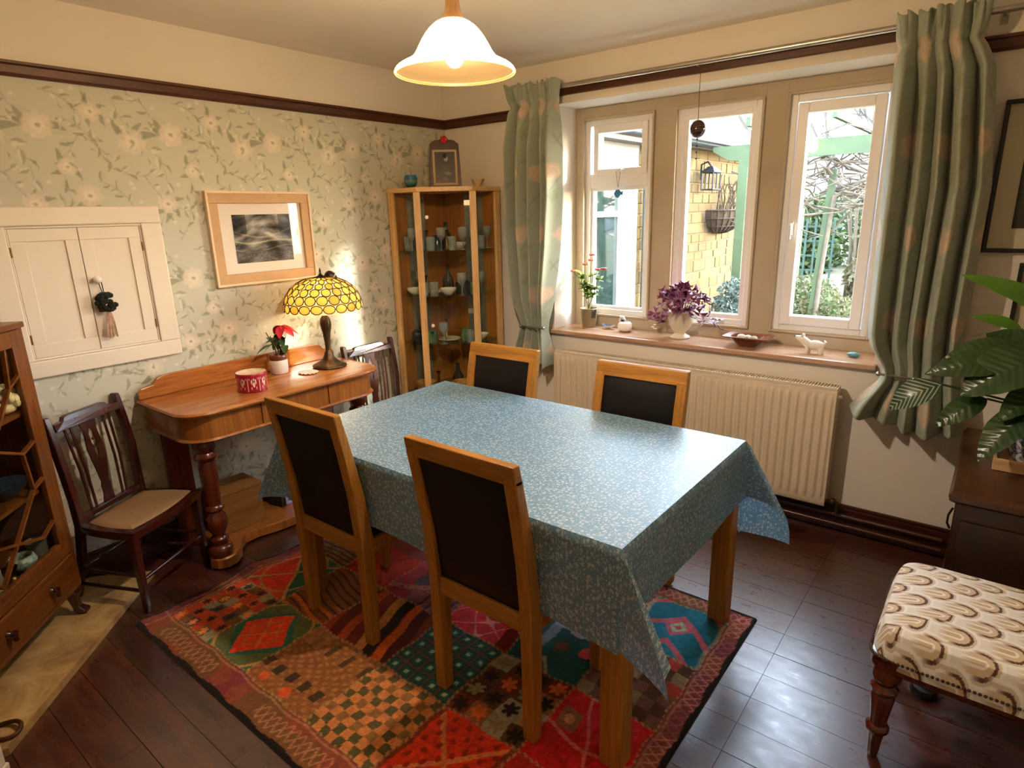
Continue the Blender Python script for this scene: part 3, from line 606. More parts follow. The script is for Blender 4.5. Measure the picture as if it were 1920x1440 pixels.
# wooden box and books kept on the console plinth
bxw = wood('plain_pine_box', '#6d4218', '#94642c', .5, 1, 6, 10)
o = thing('wooden_box', 'plain wooden box standing on the plinth under the console table', 'box', (.145, -1.875, .063)); M().bx(-.095, .085, -.118, .118, 0, .205).build('body', bxw, o, bevel=.003); M().bx(-.10, .09, -.122, .122, .205, .222).build('lid', bxw, o, bevel=.003)
pb = plain('marbled_lilac', '#8f8cc4', .5, var=.45, vscale=28)
o = tag(M().bx(-.01, .01, -.062, .062, 0, .115).build('book', pb, bevel=.001), 'small book with marbled lilac cover under the console table', 'book'); o.location = (.165, -1.535, .063); o.rotation_euler = (0, -.12, .06)
o = tag(M().bx(-.05, .05, -.014, .014, 0, .12).build('book', plain('black_cover', '#171114', .5, var=.1), bevel=.002), 'black covered book standing beside the lilac one', 'book'); o.location = (.135, -1.625, .063); o.rotation_euler = (0, 0, .2)

# ------------------------------------------------------------------ low mahogany side chairs with cane seats
mcane, nt, p = newmat('woven_cane'); v = mapped(nt, (1, 1, 1), rot=(0, 0, .785)); wv = N(nt, 'TexWave'); wv.inputs['Scale'].default_value = 70; nt.links.new(v, wv.inputs[0])
wv2 = N(nt, 'TexWave'); wv2.inputs['Scale'].default_value = 70; wv2.bands_direction = 'Y'; nt.links.new(v, wv2.inputs[0])
hh = math_(nt, 'MULTIPLY', wv.outputs['Fac'], wv2.outputs['Fac']); nt.links.new(ramp(nt, hh, [(.05, lin('#7d5a38')), (.5, lin('#c9a478'))]), p.inputs['Base Color']); p.inputs['Roughness'].default_value = .5; bump(nt, p, hh, .5, .003)
def cane_chair():
    t = thing('side_chair', '', 'chair', group='mahogany cane-seated side chairs'); SZ = .385; TOP = .855
    bw, fw_, dp = .178, .208, .275
    def seatpoly(e): 
        pts = []
        n = 8
        for k in range(n+1): u = k/n; pts.append((-fw_-e+2*(fw_+e)*u, dp+e+.022*math.sin(PI*u)))
        for k in range(n+1): u = k/n; pts.append((fw_+e-(fw_-bw)*u+.012*math.sin(PI*u), dp+e-(dp+2*e)*u))
        for k in range(1, n): u = k/n; pts.append((bw+e-2*(bw+e)*u, -e-.004*math.sin(PI*u)))
        for k in range(n+1): u = k/n; pts.append((-bw-e-(fw_-bw)*u-.012*math.sin(PI*u), -e+(dp+2*e)*u))
        return pts[:-1]
    loftpoly([(seatpoly(.0), SZ-.04), (seatpoly(.008), SZ-.012), (seatpoly(.006), SZ-.002), (seatpoly(-.004), SZ)]).build('seat_frame', MT['mahog'], t, smooth=40)
    loftpoly([(seatpoly(-.022), SZ), (seatpoly(-.026), SZ+.004), (seatpoly(-.05), SZ+.006)]).build('cane_seat', mcane, t, smooth=60)
    def yb(z): return np.interp(z, [0, .2, .385, .6, .8, .86], [-.11, -.035, -.004, -.012, -.04, -.052])
    for s in (-1, 1):
        r = []
        for z in (.001, .1, .2, .3, .385, .5, .62, .74, .82, .848, .858):
            d = .034 if z < .8 else .03; wx = .028 if z > .3 else .026; wx *= (1 if z < .85 else .7); xx = s*(bw-.002+.006*(z > .6))
            r.append([(xx-wx/2, yb(z)-d/2, z), (xx+wx/2, yb(z)-d/2, z), (xx+wx/2, yb(z)+d/2, z), (xx-wx/2, yb(z)+d/2, z)])
        M().ring_loft(r).build('back_post', MT['mahog'], t, bevel=.004)
        fr = []
        for z, wd in ((.001, .022), (.25, .03), (.345, .034), (SZ-.02, .034)):
            x_ = s*(fw_-.012); y_ = dp-.016; fr.append([(x_-wd/2, y_-wd/2, z), (x_+wd/2, y_-wd/2, z), (x_+wd/2, y_+wd/2, z), (x_-wd/2, y_+wd/2, z)])
        M().ring_loft(fr).build('front_leg', MT['mahog'], t, bevel=.003)
        for z in (.17, .10): M().tube([(s*(bw-.002), yb(z), z), (s*(fw_-.014), dp-.016, z)], .008, 8).build('side_stretcher', MT['mahog'], t, smooth=60)
    M().tube([(-(fw_-.014), dp-.016, .15), (fw_-.014, dp-.016, .15)], .008, 8).build('front_stretcher', MT['mahog'], t, smooth=60)
    M().tube([(-bw, yb(.17), .17), (bw, yb(.17), .17)], .008, 8).build('back_stretcher', MT['mahog'], t, smooth=60)
    # crest rail, stepped up in the middle
    cr = [(-bw+.01, .79), (bw-.01, .79), (bw-.01, .822), (.118, .824), (.108, .838), (.09, .842), (-.09, .842), (-.108, .838), (-.118, .824), (-bw+.01, .822)]
    M().ring_loft([[(x_, yb(z_)+dy+.016*math.cos(x_/bw*PI/2)*-1+.010, z_) for x_, z_ in cr] for dy in (-.011, .011)]).build('crest_rail', MT['mahog'], t, bevel=.003)
    M().bx(-bw+.01, bw-.01, -.016, .006, .395, .42).build('lower_rail', MT['mahog'], t, bevel=.003)
    for x_ in (-.115, -.085, .085, .115):
        M().tube([(x_*.86, yb(.42), .41), (x_*.93, yb(.6)-.002, .6), (x_, yb(.79)-.004, .80)], .0058, 6).build('spindle', MT['mahog'], t, smooth=60)
    # pierced vase-shaped splat
    hp = [(.030, .41), (.028, .43), (.021, .455), (.024, .49), (.019, .51), (.026, .55), (.038, .62), (.042, .67), (.036, .715), (.033, .745), (.04, .775), (.045, .80)]
    for a_, b_ in ():
        pass
    sm = M(); th = .007
    def strip(x0f, x1f, zs):
        for (z0, z1) in zip(zs[:-1], zs[1:]):
            pts = [(x0f(z0), z0), (x1f(z0), z0), (x1f(z1), z1), (x0f(z1), z1)]
            sm.ring_loft([[(x_, yb(z_)-.004+dy, z_) for x_, z_ in pts] for dy in (-th/2, th/2)])
    zs_ = [h[1] for h in hp]; hwf = lambda z: float(np.interp(z, zs_, [h[0] for h in hp]))
    hole = lambda z: float(np.interp(z, [.615, .63, .66, .672, .69, .70, .73, .745, .76], [.0, .006, .010, .003, .014, .012, .014, .008, 0]))
    zz = sorted(set(zs_+[.615, .63, .645, .66, .672, .69, .70, .715, .73, .745, .76, .58, .53]))
    strip(lambda z: -hwf(z), lambda z: -hole(z), zz); strip(lambda z: hole(z), lambda z: hwf(z), zz)
    sm.ball((0, yb(.705)-.004, .705), (.006, .004, .006), 8, 6)
    sm.build('splat', MT['mahog'], t)
    return t
k0 = cane_chair(); k0.location = (.158, -2.412, 0); k0.rotation_euler = (0, 0, math.radians(28.8-90)); k0['label'] = 'mahogany cane-seated chair in front of the bookcase and hearth'
k1 = copy_tree(k0); k1.location = (.135, -.872, 0); k1.rotation_euler = (0, 0, -PI/2); k1['label'] = 'mahogany side chair between the console table and corner cabinet'
# ------------------------------------------------------------------ wall cupboard
cu = thing('wall_cupboard', 'cream painted cupboard with two panelled doors set into the wallpapered wall', 'cupboard', (.003, -2.288, 1.33))
MT['cup'] = plain('cream_gloss', '#e4d8c6', .35, spec=.45, var=.015, vscale=3)
fo = M(); y0, y1, z0, z1 = -.335, .34, -.347, .347
for (a, b, c, d) in ((y0, y1, z1-.075, z1), (y0, y1, z0, z0+.072), (y0, y0+.085, z0+.072, z1-.075), (y1-.088, y1, z0+.072, z1-.075)): fo.bx(0, .024, a, b, c, d)
fo.build('architrave', MT['cup'], cu, bevel=.006, seg=3)
st = M()
for (a, b, c, d) in ((y0+.07, y1-.07, z1-.085, z1-.0755), (y0+.07, y1-.07, z0+.0725, z0+.082), (y0+.0855, y0+.092, z0+.082, z1-.085), (y1-.095, y1-.0885, z0+.082, z1-.085)): st.bx(0, .016, a, b, c, d)
st.build('stop_bead', MT['cup'], cu, bevel=.003)
M().bx(0, .001, y0+.08, y1-.08, z0+.07, z1-.07).build('dark_gap', MT['black'], cu)
for s, (a, b) in ((0, (y0+.093, -.0015)), (1, (.0015, y1-.096))):
    d = M(); c_, e_ = z0+.083, z1-.086
    d.bx(.001, .014, a, b, c_, c_+.055).bx(.001, .014, a, b, e_-.05, e_).bx(.001, .014, a, a+.05, c_+.055, e_-.05).bx(.001, .014, b-.05, b, c_+.055, e_-.05)
    do = d.build('door', MT['cup'], cu, bevel=.0015)
    M().bx(.001, .007, a+.05, b-.05, c_+.055, e_-.05).build('door_panel', MT['cup'], do)
    for zz in (c_+.08, e_-.09): M().tube([(.016, a-.002 if s == 0 else b+.002, zz-.02), (.016, a-.002 if s == 0 else b+.002, zz+.02)], .0035, 8).build('hinge', MT['brass'], do, smooth=60)
    if s: 
        M().lathe([(.001, 0), (.011, 0), (.008, .012), (.016, .024), (.017, .032), (.010, .04), (.001, .041)], 16).xf(Matrix.Translation((.013, .031, .04)) @ Matrix.Rotation(PI/2, 4, 'Y')).build('knob', MT['china'], do, smooth=60)
ts = thing('tassel', 'black rosette tassel hanging from the cupboard door knob', 'tassel', (.035, -2.252, 1.365))
M().tube([(.012, -.006, .006), (.006, .0, -.03), (.004, .008, -.07)], .0022, 6).tube([(.012, .006, .006), (.008, .008, -.03), (.006, .01, -.07)], .0022, 6).build('loop', MT['black'], ts, smooth=60)
b = M(); R_ = random.Random(2)
for k in range(34):
    a, e = R_.uniform(0, 6.28), R_.uniform(-1.2, 1.2); d = Vector((abs(math.cos(a)*math.cos(e))*.5+.1, math.sin(a)*math.cos(e), math.sin(e)))*.036; b.ball((.004+d.x, .012+d.y, -.095+d.z), (.012, .013, .012), 6, 5)
b.bx(-.005, .02, -.018, .03, -.135, -.115)
b.build('rosette', plain('black_felt', '#14150f', .9, var=.2), ts, smooth=60)
sk_ = M()
for k in range(22):
    a = (k/21-.5); sk_.tube([(.008, .014+a*.012, -.13), (.012, .012+a*.03, -.18), (.01+R_.uniform(0, .01), .006+a*.045, -.245+R_.uniform(-.01, .01))], .0022, 5)
sk_.build('fringe', plain('beige_thread', '#b3907a', .8, var=.2, vscale=60), ts, smooth=60)

# ------------------------------------------------------------------ framed seascape on wallpaper
pc = thing('framed_picture', 'framed stormy seascape print with cream mount above the console table', 'picture', (.004, -1.431, 1.512))
PW, PH = .294, .2355
def frame_yz(mm, hw_, hh_, wd, x0, x1):
    for (a, b, c, d) in ((-hw_, hw_, hh_-wd, hh_), (-hw_, hw_, -hh_, -hh_+wd), (-hw_, -hw_+wd, -hh_+wd, hh_-wd), (hw_-wd, hw_, -hh_+wd, hh_-wd)): mm.bx(x0, x1, a, b, c, d)
    return mm
frame_yz(M(), PW, PH, .012, 0, .028).build('frame', plain('pale_frame', '#e3cba6', .5, var=.04), pc, bevel=.002)
frame_yz(M(), PW-.011, PH-.011, .048, 0, .021).build('frame_slip', plain('tan_frame', '#c09a6c', .55, var=.06, vscale=20), pc, bevel=.002)
M().bx(0, .006, -PW+.055, PW-.055, -PH+.055, PH-.055).build('mount', plain('ivory_mount', '#e6ddd0', .8, var=.02), pc)
nu, nv = 150, 112; u, v = uvgrid(nu, nv); n1 = np.array([[noise.fractal(Vector((a*3, b*6+2*abs(a-.5), 1.7)), .9, 2.1, 5) for a in np.linspace(0, 1, nu)] for b in np.linspace(0, 1, nv)])
img = np.ones((nv, nu, 3))*rgb('#6d6a66')+n1[..., None]*.38
lines = np.exp(-((v-.42-.15*(u-.5)**2+.03*np.sin(u*7))/.018)**2)+.7*np.exp(-((v-.52-.5*np.abs(u-.45)**1.6)/.02)**2)+.6*np.exp(-((v-.28+.06*np.sin(u*5))/.012)**2); img = img*(1-.6*np.clip(lines, 0, 1)[..., None])+rgb('#e0dfae')*.6*np.clip(lines, 0, 1)[..., None]
img[v < .25] = img[v < .25]*.55+rgb('#3c3634')*.45+((np.random.RandomState(1).rand((v < .25).sum())[:, None])-.5)*.35
img = img*(1-.45*((v > .6) & (np.abs(u-.5) > .28))[..., None]*.8)
P = np.stack([np.full_like(u, .0075), -.165+.33*u, -.125+.245*v], -1); o = gridmesh('print', P, vcol('sea_print', .6, .2), parent=pc); painted(o, np.clip(img, 0, 1), 0, 0, (u.ravel(), v.ravel()))
M().bx(.012, .014, -PW+.05, PW-.05, -PH+.05, PH-.05).build('glazing', glass_pane('picture_glass', (1, 1, 1), .7), pc)

# ------------------------------------------------------------------ amber glass table lamp
lx, ly = .245, -1.268
tl = thing('table_lamp', 'lit leaded amber glass table lamp with bronze base on the console table', 'lamp', (lx, ly, .8025))
bp_ = [(.001, 0), (.088, 0), (.092, .006), (.088, .014), (.07, .022), (.048, .034), (.032, .05), (.024, .07), (.022, .082), (.016, .088), (.014, .10), (.016, .14), (.021, .19), (.028, .225), (.030, .245), (.026, .268), (.018, .283), (.014, .29), (.016, .30), (.014, .315), (.001, .315)]
rings = []
for r_, z_ in bp_:
    amp = .06*max(0, 1-abs(z_-.04)/.06)+.05*max(0, 1-abs(z_-.23)/.06); rings.append([(r_*(1+amp*math.cos(8*2*PI*j/48))*math.cos(2*PI*j/48), r_*(1+amp*math.cos(8*2*PI*j/48))*math.sin(2*PI*j/48), z_) for j in range(48)])
M().ring_loft(rings).build('base', MT['bronze'], tl, smooth=50)
M().tube([(0, 0, .31), (0, 0, .53)], .005, 8).build('stem', MT['bronze'], tl, smooth=60)
def dome(t): return (.036+(.203-.036)*math.sin(t*PI/2)**1.0, .318+.172*(math.cos(t*PI/2))**.85)
amber = translucent('amber_glass', '#efcf7c', .72, .25, '#fff0b8'); amber2 = translucent('orange_glass', '#e9b96a', .72, .25, '#ffe0a0'); jewel = translucent('pale_glass', '#f3e2b4', .8, .2, '#fff0c8')
lead = plain('lead_came', '#3f3013', .6)
sh = M(); nn_ = 26
sh.ring_loft([[(dome(k/12)[0]*.985*math.cos(2*PI*j/48), dome(k/12)[0]*.985*math.sin(2*PI*j/48), dome(k/12)[1]-.002) for j in range(48)] for k in range(0, 13)], cap=False)
sho = sh.build('shade', translucent('honey_glass', '#e0c078', .75, .3, '#ffe9ae'), tl, smooth=80)
rows = [(.12, 16, .011, .026), (.28, 16, .0135, .024), (.44, 18, .0185, .021), (.60, 19, .022, .022), (.77, 20, .0255, .0235), (.93, 20, .0275, .021)]
ld = M()
for ri, (t, cnt, rw, rh) in enumerate(rows):
    r_, z_ = dome(t); r2, z2 = dome(min(t+.02, 1)); tilt = math.atan2(z_-z2, r2-r_); nseg = 10
    hh_ = rh*1.04; pts = [(rw*1.06*math.cos(2*PI*k/nseg)*(1 if True else 1), hh_*math.sin(2*PI*k/nseg)) for k in range(nseg)]
    me = M().ring_loft([[(x_, y_, -.001) for x_, y_ in pts], [(x_*.9, y_*.9, .0025) for x_, y_ in pts]]).mesh('glass_piece', amber, 60); me2 = me.copy(); me2.materials[0] = amber2
    for k in range(cnt):
        a = 2*PI*(k+.5*(ri % 2))/cnt
        mt = Matrix.Rotation(a, 4, 'Z') @ Matrix.Translation((r_, 0, z_)) @ Matrix.Rotation(PI/2-(PI/2-tilt), 4, 'Y') @ Matrix.Rotation(PI/2, 4, 'Z')
        o = bpy.data.objects.new('glass_piece', me2 if (k*7+ri*3) % 5 == 0 else me); COL.objects.link(o); o.parent = sho; o.matrix_local = mt
        ld.tube([mt @ Vector((x_*1.05, y_*1.05, .0018)) for x_, y_ in pts], .0030, 5, closed=True)
        if ri in (2, 3, 4, 5):
            t2 = t-.085; ra, za = dome(t2); aa = a; q_ = Vector((ra*math.cos(aa+PI/cnt), ra*math.sin(aa+PI/cnt), za))
            ob = bpy.data.objects.new('jewel_piece', jm) if 'jm' in globals() else None
            if ob is None:
                jm = M().ball((0, 0, 0), .0055, 8, 6).mesh('jewel_piece', jewel, 60); ob = bpy.data.objects.new('jewel_piece', jm)
            COL.objects.link(ob); ob.parent = sho; ob.location = q_
l2 = ld.build('lead_lines', lead, sho, smooth=60); l2['kind'] = 'stuff'
M().lathe([(.001, .545), (.003, .54), (.006, .528), (.003, .52), (.006, .512), (.014, .505), (.036, .493), (.04, .487), (.036, .486), (.001, .486)], 20).build('cap', plain('dark_bronze', '#2b1f14', .4, metal=.6), tl, smooth=50)
M().ball((0, 0, .405), (.028, .028, .036), 16, 10).build('bulb', emit('lamp_bulb', '#ffe6bc', 55), tl, smooth=80)
o = thing('leather_ornament', 'dark brown cap-shaped ornament tied by a pale cord to the lamp top', 'ornament', (lx-.01, ly+.085, 1.277))
M().lathe([(.001, 0), (.028, 0), (.030, .012), (.027, .04), (.02, .05), (.001, .052)], 20).xf(Matrix.Rotation(.75, 4, 'X')).build('cap_body', plain('dark_leather', '#2a1711', .5, var=.2), o, smooth=50)
M().tube([(.031*math.cos(a), .031*math.sin(a), .022) for a in np.linspace(0, 2*PI, 21)[:-1]], .003, 6, closed=True).xf(Matrix.Rotation(.75, 4, 'X')).build('cord', plain('pale_cord', '#cdbfa4', .7), o, smooth=60)

# ------------------------------------------------------------------ things on the console
ZC = .8025
po = thing('poinsettia', 'small poinsettia with two red bracts in a white and brown jar', 'plant', (.135, -1.51, ZC))
M().lathe([(.001, 0), (.043, 0), (.046, .004), (.047, .07), (.046, .075), (.001, .075)], 28).build('pot', plain('white_glaze', '#d9d4cf', .25, var=.03), po, smooth=50)
M().lathe([(.046, .075), (.047, .08), (.047, .098), (.043, .104), (.038, .104), (.036, .092), (.001, .09)], 28, cap=False).build('pot_rim', plain('brown_glaze', '#6d3520', .3), po, smooth=50)
M().lathe([(.001, .092), (.037, .092), (.001, .097)], 16, cap=False).build('soil', MT['soil'], po)
def leafmesh(name, L, W_, mat, droop=.3, fold=.25, n=8, tip=1.0):
    mm = M()
    def pt(u, v):
        s = v; wd = W_*math.sin(PI*min(1, s**.8))**.75*(1-.15*s); x_ = (u-.5)*2*wd; z_ = -droop*L*s*s+fold*abs(u-.5)*2*wd
        return (x_, L*s, z_)
    mm.grid(pt, 4, n); return mm.mesh(name, mat, 60)
gl = plain('green_leaf', '#33502a', .4, spec=.5, var=.25, vscale=30); rl = plain('red_bract', '#c2182c', .5, var=.2, vscale=30)
stm = M(); tips = []
R_ = random.Random(8)
for a, h, rr in ((.9, .155, .035), (2.2, .14, .05), (3.6, .13, .055), (5.2, .12, .05), (1.2, .10, .05)):
    stm.tube([(0, 0, .09), (rr*.5*math.cos(a), rr*.5*math.sin(a), .09+h*.6), (rr*math.cos(a), rr*math.sin(a), .09+h)], .0028, 6); tips.append((rr*math.cos(a), rr*math.sin(a), .09+h, a))
stm.build('stem', plain('plant_stem', '#5b5a34', .6), po, smooth=60)
lm_ = leafmesh('leaf', .092, .022, gl); bm_ = leafmesh('bract', .092, .024, rl, .12)
for k in range(13):
    t_ = tips[k % 5]; a = R_.uniform(0, 6.28); inst('leaf', lm_, po, (t_[0]*.8, t_[1]*.8, t_[2]-.03-R_.uniform(0, .04)), (R_.uniform(-.5, .2), 0, a), (1, 1, 1))
for k, a in enumerate((-.6, .3, -1.5, -2.4, 1.4)): inst('bract', bm_, po, (tips[0][0], tips[0][1], tips[0][2]+.012), (-.5, .2, a), (1.1, 1.1, 1.1))
# red tin
rt = thing('biscuit_tin', 'round red tin with white folk pattern and pale lid on the console table', 'tin', (.335, -1.78, ZC))
nu, nv = 160, 40; u, v = uvgrid(nu, nv); th_ = u*2*PI
img = np.ones((nv, nu, 3))*rgb('#9c1226'); a = (u*8) % 1-.5; b_ = v-.5
for (cx, cy, rx, ry) in ((0, -.05, .07, .16), (-.16, .12, .05, .17), (.16, .12, .05, .17), (0, .25, .05, .1), (-.2, -.25, .04, .08), (.2, -.25, .04, .08), (.35, .3, .03, .06), (-.35, .3, .03, .06)): img[((a-cx)/rx)**2+((b_-cy)/ry)**2 < 1] = rgb('#e3d2b8')
img[np.abs(a) > .485] = rgb('#e3d2b8'); img[(v > .93) | (v < .05)] = rgb('#7d0d1c')
P = np.stack([.069*np.cos(th_), .069*np.sin(th_), .004+.082*v], -1); o = gridmesh('body', P, vcol('red_tin', .3, .5), smooth=True, parent=rt); painted(o, img, 0, 0, (u.ravel(), v.ravel()))
M().lathe([(.001, .0), (.068, 0), (.068, .004), (.001, .004)], 32).build('bottom', plain('tin_red', '#8c1022', .3), rt)
M().lathe([(.071, .074), (.0715, .088), (.069, .092), (.066, .090), (.001, .089)], 32, cap=False).build('lid', plain('lid_print', '#d8bfa0', .35, var=.25, vscale=40), rt, smooth=40)
M().lathe([(.0715, .074), (.0718, .087), (.0705, .091), (.069, .0925)], 32, cap=False).build('lid_rim', plain('lid_red', '#9c1226', .3), rt, smooth=40)
# small lace doily hanging at the splashback
dm = M(); 
def dpt(u, v):
    r_ = .055*v*(1+.07*math.cos(14*2*PI*u)*(v > .9)); return (r_*math.cos(2*PI*u), r_*.9*math.sin(2*PI*u), .003+.004*v*math.sin(2*PI*u*7)**2)
dm.grid(dpt, 56, 6); tag(dm.build('doily', plain('lace_white', '#e6d2c4', .8, var=.1, vscale=80), smooth=60, solid=.0015), 'small frilled white lace mat on the console table beside the lamp', 'mat').location = (.27, -1.425, ZC)

# ------------------------------------------------------------------ glazed corner cabinet
cb = thing('corner_cabinet', 'tall glass-fronted light wood corner cabinet full of glassware', 'cabinet', (.02, -.06, 0))
A_, B_ = .50, .26; CT = 1.772
def pent(e=0): return [(-e if e < 0 else 0, 0), (0, -A_-e), (B_+e*.4, -A_-e), (A_+e, -B_-e*.4), (A_+e, 0)]
def pentz(e): return [(0, 0), (0, -A_-e), (B_+e*.6, -A_-e), (A_+e, -B_-e*.6), (A_+e, 0)]
M().prism(pentz(.006), CT-.028, CT).build('top_board', MT['beechx'], cb, bevel=.003)
M().prism(pentz(-.004), .06, .085).build('bottom_board', MT['beechx'], cb)
M().prism(pentz(-.02), 0, .06).build('plinth', MT['beechx'], cb)
bm = wood('cabinet_back', '#96561e', '#c08038', .45, 2, 5, 14)
each(M().bx(.0, .008, -A_+.005, -.002, .085, CT-.028).bx(.008, A_-.005, -.010, -.002, .085, CT-.028), 'back_panel', bm, cb)
each(M().bx(.0, .045, -A_-.004, -A_+.016, .085, CT-.028).bx(A_-.016, A_+.004, -.05, -.002, .085, CT-.028), 'side_stile', MT['beech'], cb, bevel=.002)
# mirror strips on the back, reflected window light put into their grey colour
mir = plain('mirror', '#b4bab8', .22, metal=.75)
each(M().bx(.0085, .0105, -.36, -.20, .1, CT-.04).bx(.20, .36, -.0125, -.0105, .1, CT-.04), 'mirror_strip', mir, cb)
for (px_, py_) in ((B_, -A_), (A_, -B_)):
    q_ = Vector((1, -1, 0)).normalized(); c_ = Vector((px_, py_, 0))
    po_ = M().bx(-.021, .021, -.014, .014, .085, CT-.028).xf(Matrix.Translation(c_-q_*.014) @ Matrix.Rotation(PI/4 if px_ < py_+.5 else PI/4, 4, 'Z')).build('corner_post', MT['beech'], cb, bevel=.003)
M().bx(.05, B_-.02, -A_+.004, -A_+.008, .1, CT-.04).build('side_glass', MT['cabglass'], cb)
M().bx(A_-.008, A_-.004, -B_+.02, -.05, .1, CT-.04).build('side_glass', MT['cabglass'], cb)
dl = Vector((B_, -A_, 0)); dr = Vector((A_, -B_, 0)); dd_ = (dr-dl).normalized(); nn2 = Vector((dd_.y, -dd_.x, 0))
g0 = dl+dd_*.035-nn2*.006; g1 = dr-dd_*.035-nn2*.006
dg = M().bar((g0.x, g0.y, (CT+.05)/2), (g1.x, g1.y, (CT+.05)/2), .005, CT-.16).build('glass_door', MT['cabglass'], cb)
for zz in (1.595, .93):
    c_ = dl+dd_*.055+nn2*.004; M().lathe([(.001, 0), (.006, 0), (.006, .01), (.011, .016), (.011, .022), (.001, .024)], 14).xf(Matrix.Translation((c_.x, c_.y, zz)) @ nn2.to_track_quat('Z', 'Y').to_matrix().to_4x4()).build('door_knob', MT['china'], dg, smooth=50)
    M().bar(g1+Vector((0, 0, zz+.08))-dd_*.02, g1+Vector((0, 0, zz+.08))+dd_*.015, .012, .03).build('hinge', MT['steel'], dg)
shz = (.79, 1.105, 1.39, .45)
def shelf_poly(): 
    p_ = [(.012, -.014), (.012, -A_+.02), (B_-.02, -A_+.02)]
    for k in range(1, 8):
        t = k/8; q_ = dl.lerp(dr, t)-nn2*(.03+.02*math.sin(PI*t)); p_.append((q_.x, q_.y))
    return p_+[(A_-.02, -B_+.02), (A_-.02, -.014)]
gsh = glass_pane('shelf_glass', (.80, .90, .84), 1.3)
for z_ in shz: M().prism(shelf_poly(), z_-.006, z_).build('shelf', gsh, cb)
# glassware and china in the cabinet
goblet = M().lathe([(.001, 0), (.026, 0), (.026, .002), (.004, .006), (.0035, .055), (.012, .065), (.027, .085), (.031, .11), (.028, .14), (.027, .14), (.029, .11), (.024, .088), (.001, .07)], 18).mesh('goblet', MT['clear'], 50)
tumb = M().lathe([(.001, 0), (.026, 0), (.031, .085), (.029, .085), (.024, .006), (.001, .006)], 18).mesh('tumbler', MT['clear'], 50)
decan = M().lathe([(.001, 0), (.035, 0), (.042, .02), (.036, .08), (.016, .12), (.012, .16), (.018, .17), (.001, .17)], 18).mesh('decanter', plain('dark_glass', '#2a2a24', .1, spec=.8), 50)
bowl = M().lathe([(.001, 0), (.02, 0), (.05, .03), (.055, .045), (.052, .045), (.045, .03), (.001, .006)], 20).mesh('bowl', MT['china'], 50)
plate = M().lathe([(.001, 0), (.04, 0), (.075, .014), (.073, .017), (.04, .005), (.001, .004)], 24).mesh('plate', plain('pattern_china', '#d9cdb8', .2, var=.3, vscale=60), 50)
mug = M().lathe([(.001, 0), (.032, 0), (.036, .01), (.034, .08), (.031, .08), (.031, .008), (.001, .006)], 20).mesh('jug', plain('green_glaze', '#5d7d55', .2, var=.25, vscale=30), 50)
trk = M().lathe([(.001, 0), (.05, 0), (.055, .06), (.045, .075), (.02, .09), (.001, .092)], 20).mesh('pot', plain('dark_teapot', '#232b2e', .2, var=.2), 50)
bskt = M().lathe([(.001, 0), (.05, 0), (.07, .07), (.067, .07), (.047, .004), (.001, .004)], 20).mesh('basket', plain('straw', '#b07f3e', .7, var=.3, vscale=80), 50)
horn = M().lathe([(.001, 0), (.02, 0), (.008, .02), (.006, .10), (.012, .12), (.018, .125), (.001, .128)], 14).mesh('candlestick', MT['brass'], 50)
KN = {'goblet': ('stemmed drinking glass', 'glass'), 'tumbler': ('clear glass tumbler', 'glass'), 'decanter': ('dark glass decanter', 'decanter'), 'bowl': ('small white china bowl', 'bowl'), 'plate': ('patterned china plate', 'plate'), 'jug': ('green glazed mug', 'mug'), 'pot': ('dark lidded pot', 'pot'), 'basket': ('shallow straw basket', 'basket'), 'candlestick': ('little brass candlestick', 'candlestick')}
SN = {1.39: 'top glass shelf', 1.105: 'second glass shelf', .79: 'third glass shelf', .45: 'lowest glass shelf', .085: 'floor'}
items = [(1.39, [(goblet, .33, -.36), (goblet, .40, -.30), (goblet, .43, -.22), (decan, .20, -.20), (trk, .27, -.30), (tumb, .16, -.38), (tumb, .10, -.43), (goblet, .38, -.14), (candle := horn, .23, -.40), (bowl, .34, -.26), (goblet, .44, -.10), (tumb, .29, -.40), (goblet, .22, -.45), (tumb, .37, -.35), (goblet, .14, -.46), (candle, .31, -.33), (tumb, .44, -.16)]),
         (1.105, [(bowl, .12, -.42), (plate, .22, -.33), (tumb, .24, -.42), (trk, .36, -.22), (decan, .15, -.15), (bowl, .31, -.36), (mug, .41, -.20), (goblet, .08, -.32), (horn, .20, -.41), (goblet, .34, -.30), (tumb, .28, -.39), (goblet, .42, -.12)]),
         (.79, [(mug, .20, -.38), (plate, .29, -.32), (mug, .38, -.23), (trk, .12, -.40), (bowl, .44, -.15), (goblet, .33, -.37), (tumb, .42, -.26), (horn, .12, -.16)]),
         (.45, [(horn, .17, -.33), (bskt, .36, -.30), (bskt, .16, -.42), (decan, .25, -.20), (bowl, .28, -.39)])]
ORD = {}
RAD = {'goblet': .032, 'tumbler': .032, 'decanter': .043, 'bowl': .056, 'plate': .076, 'jug': .037, 'pot': .056, 'basket': .071, 'candlestick': .021}
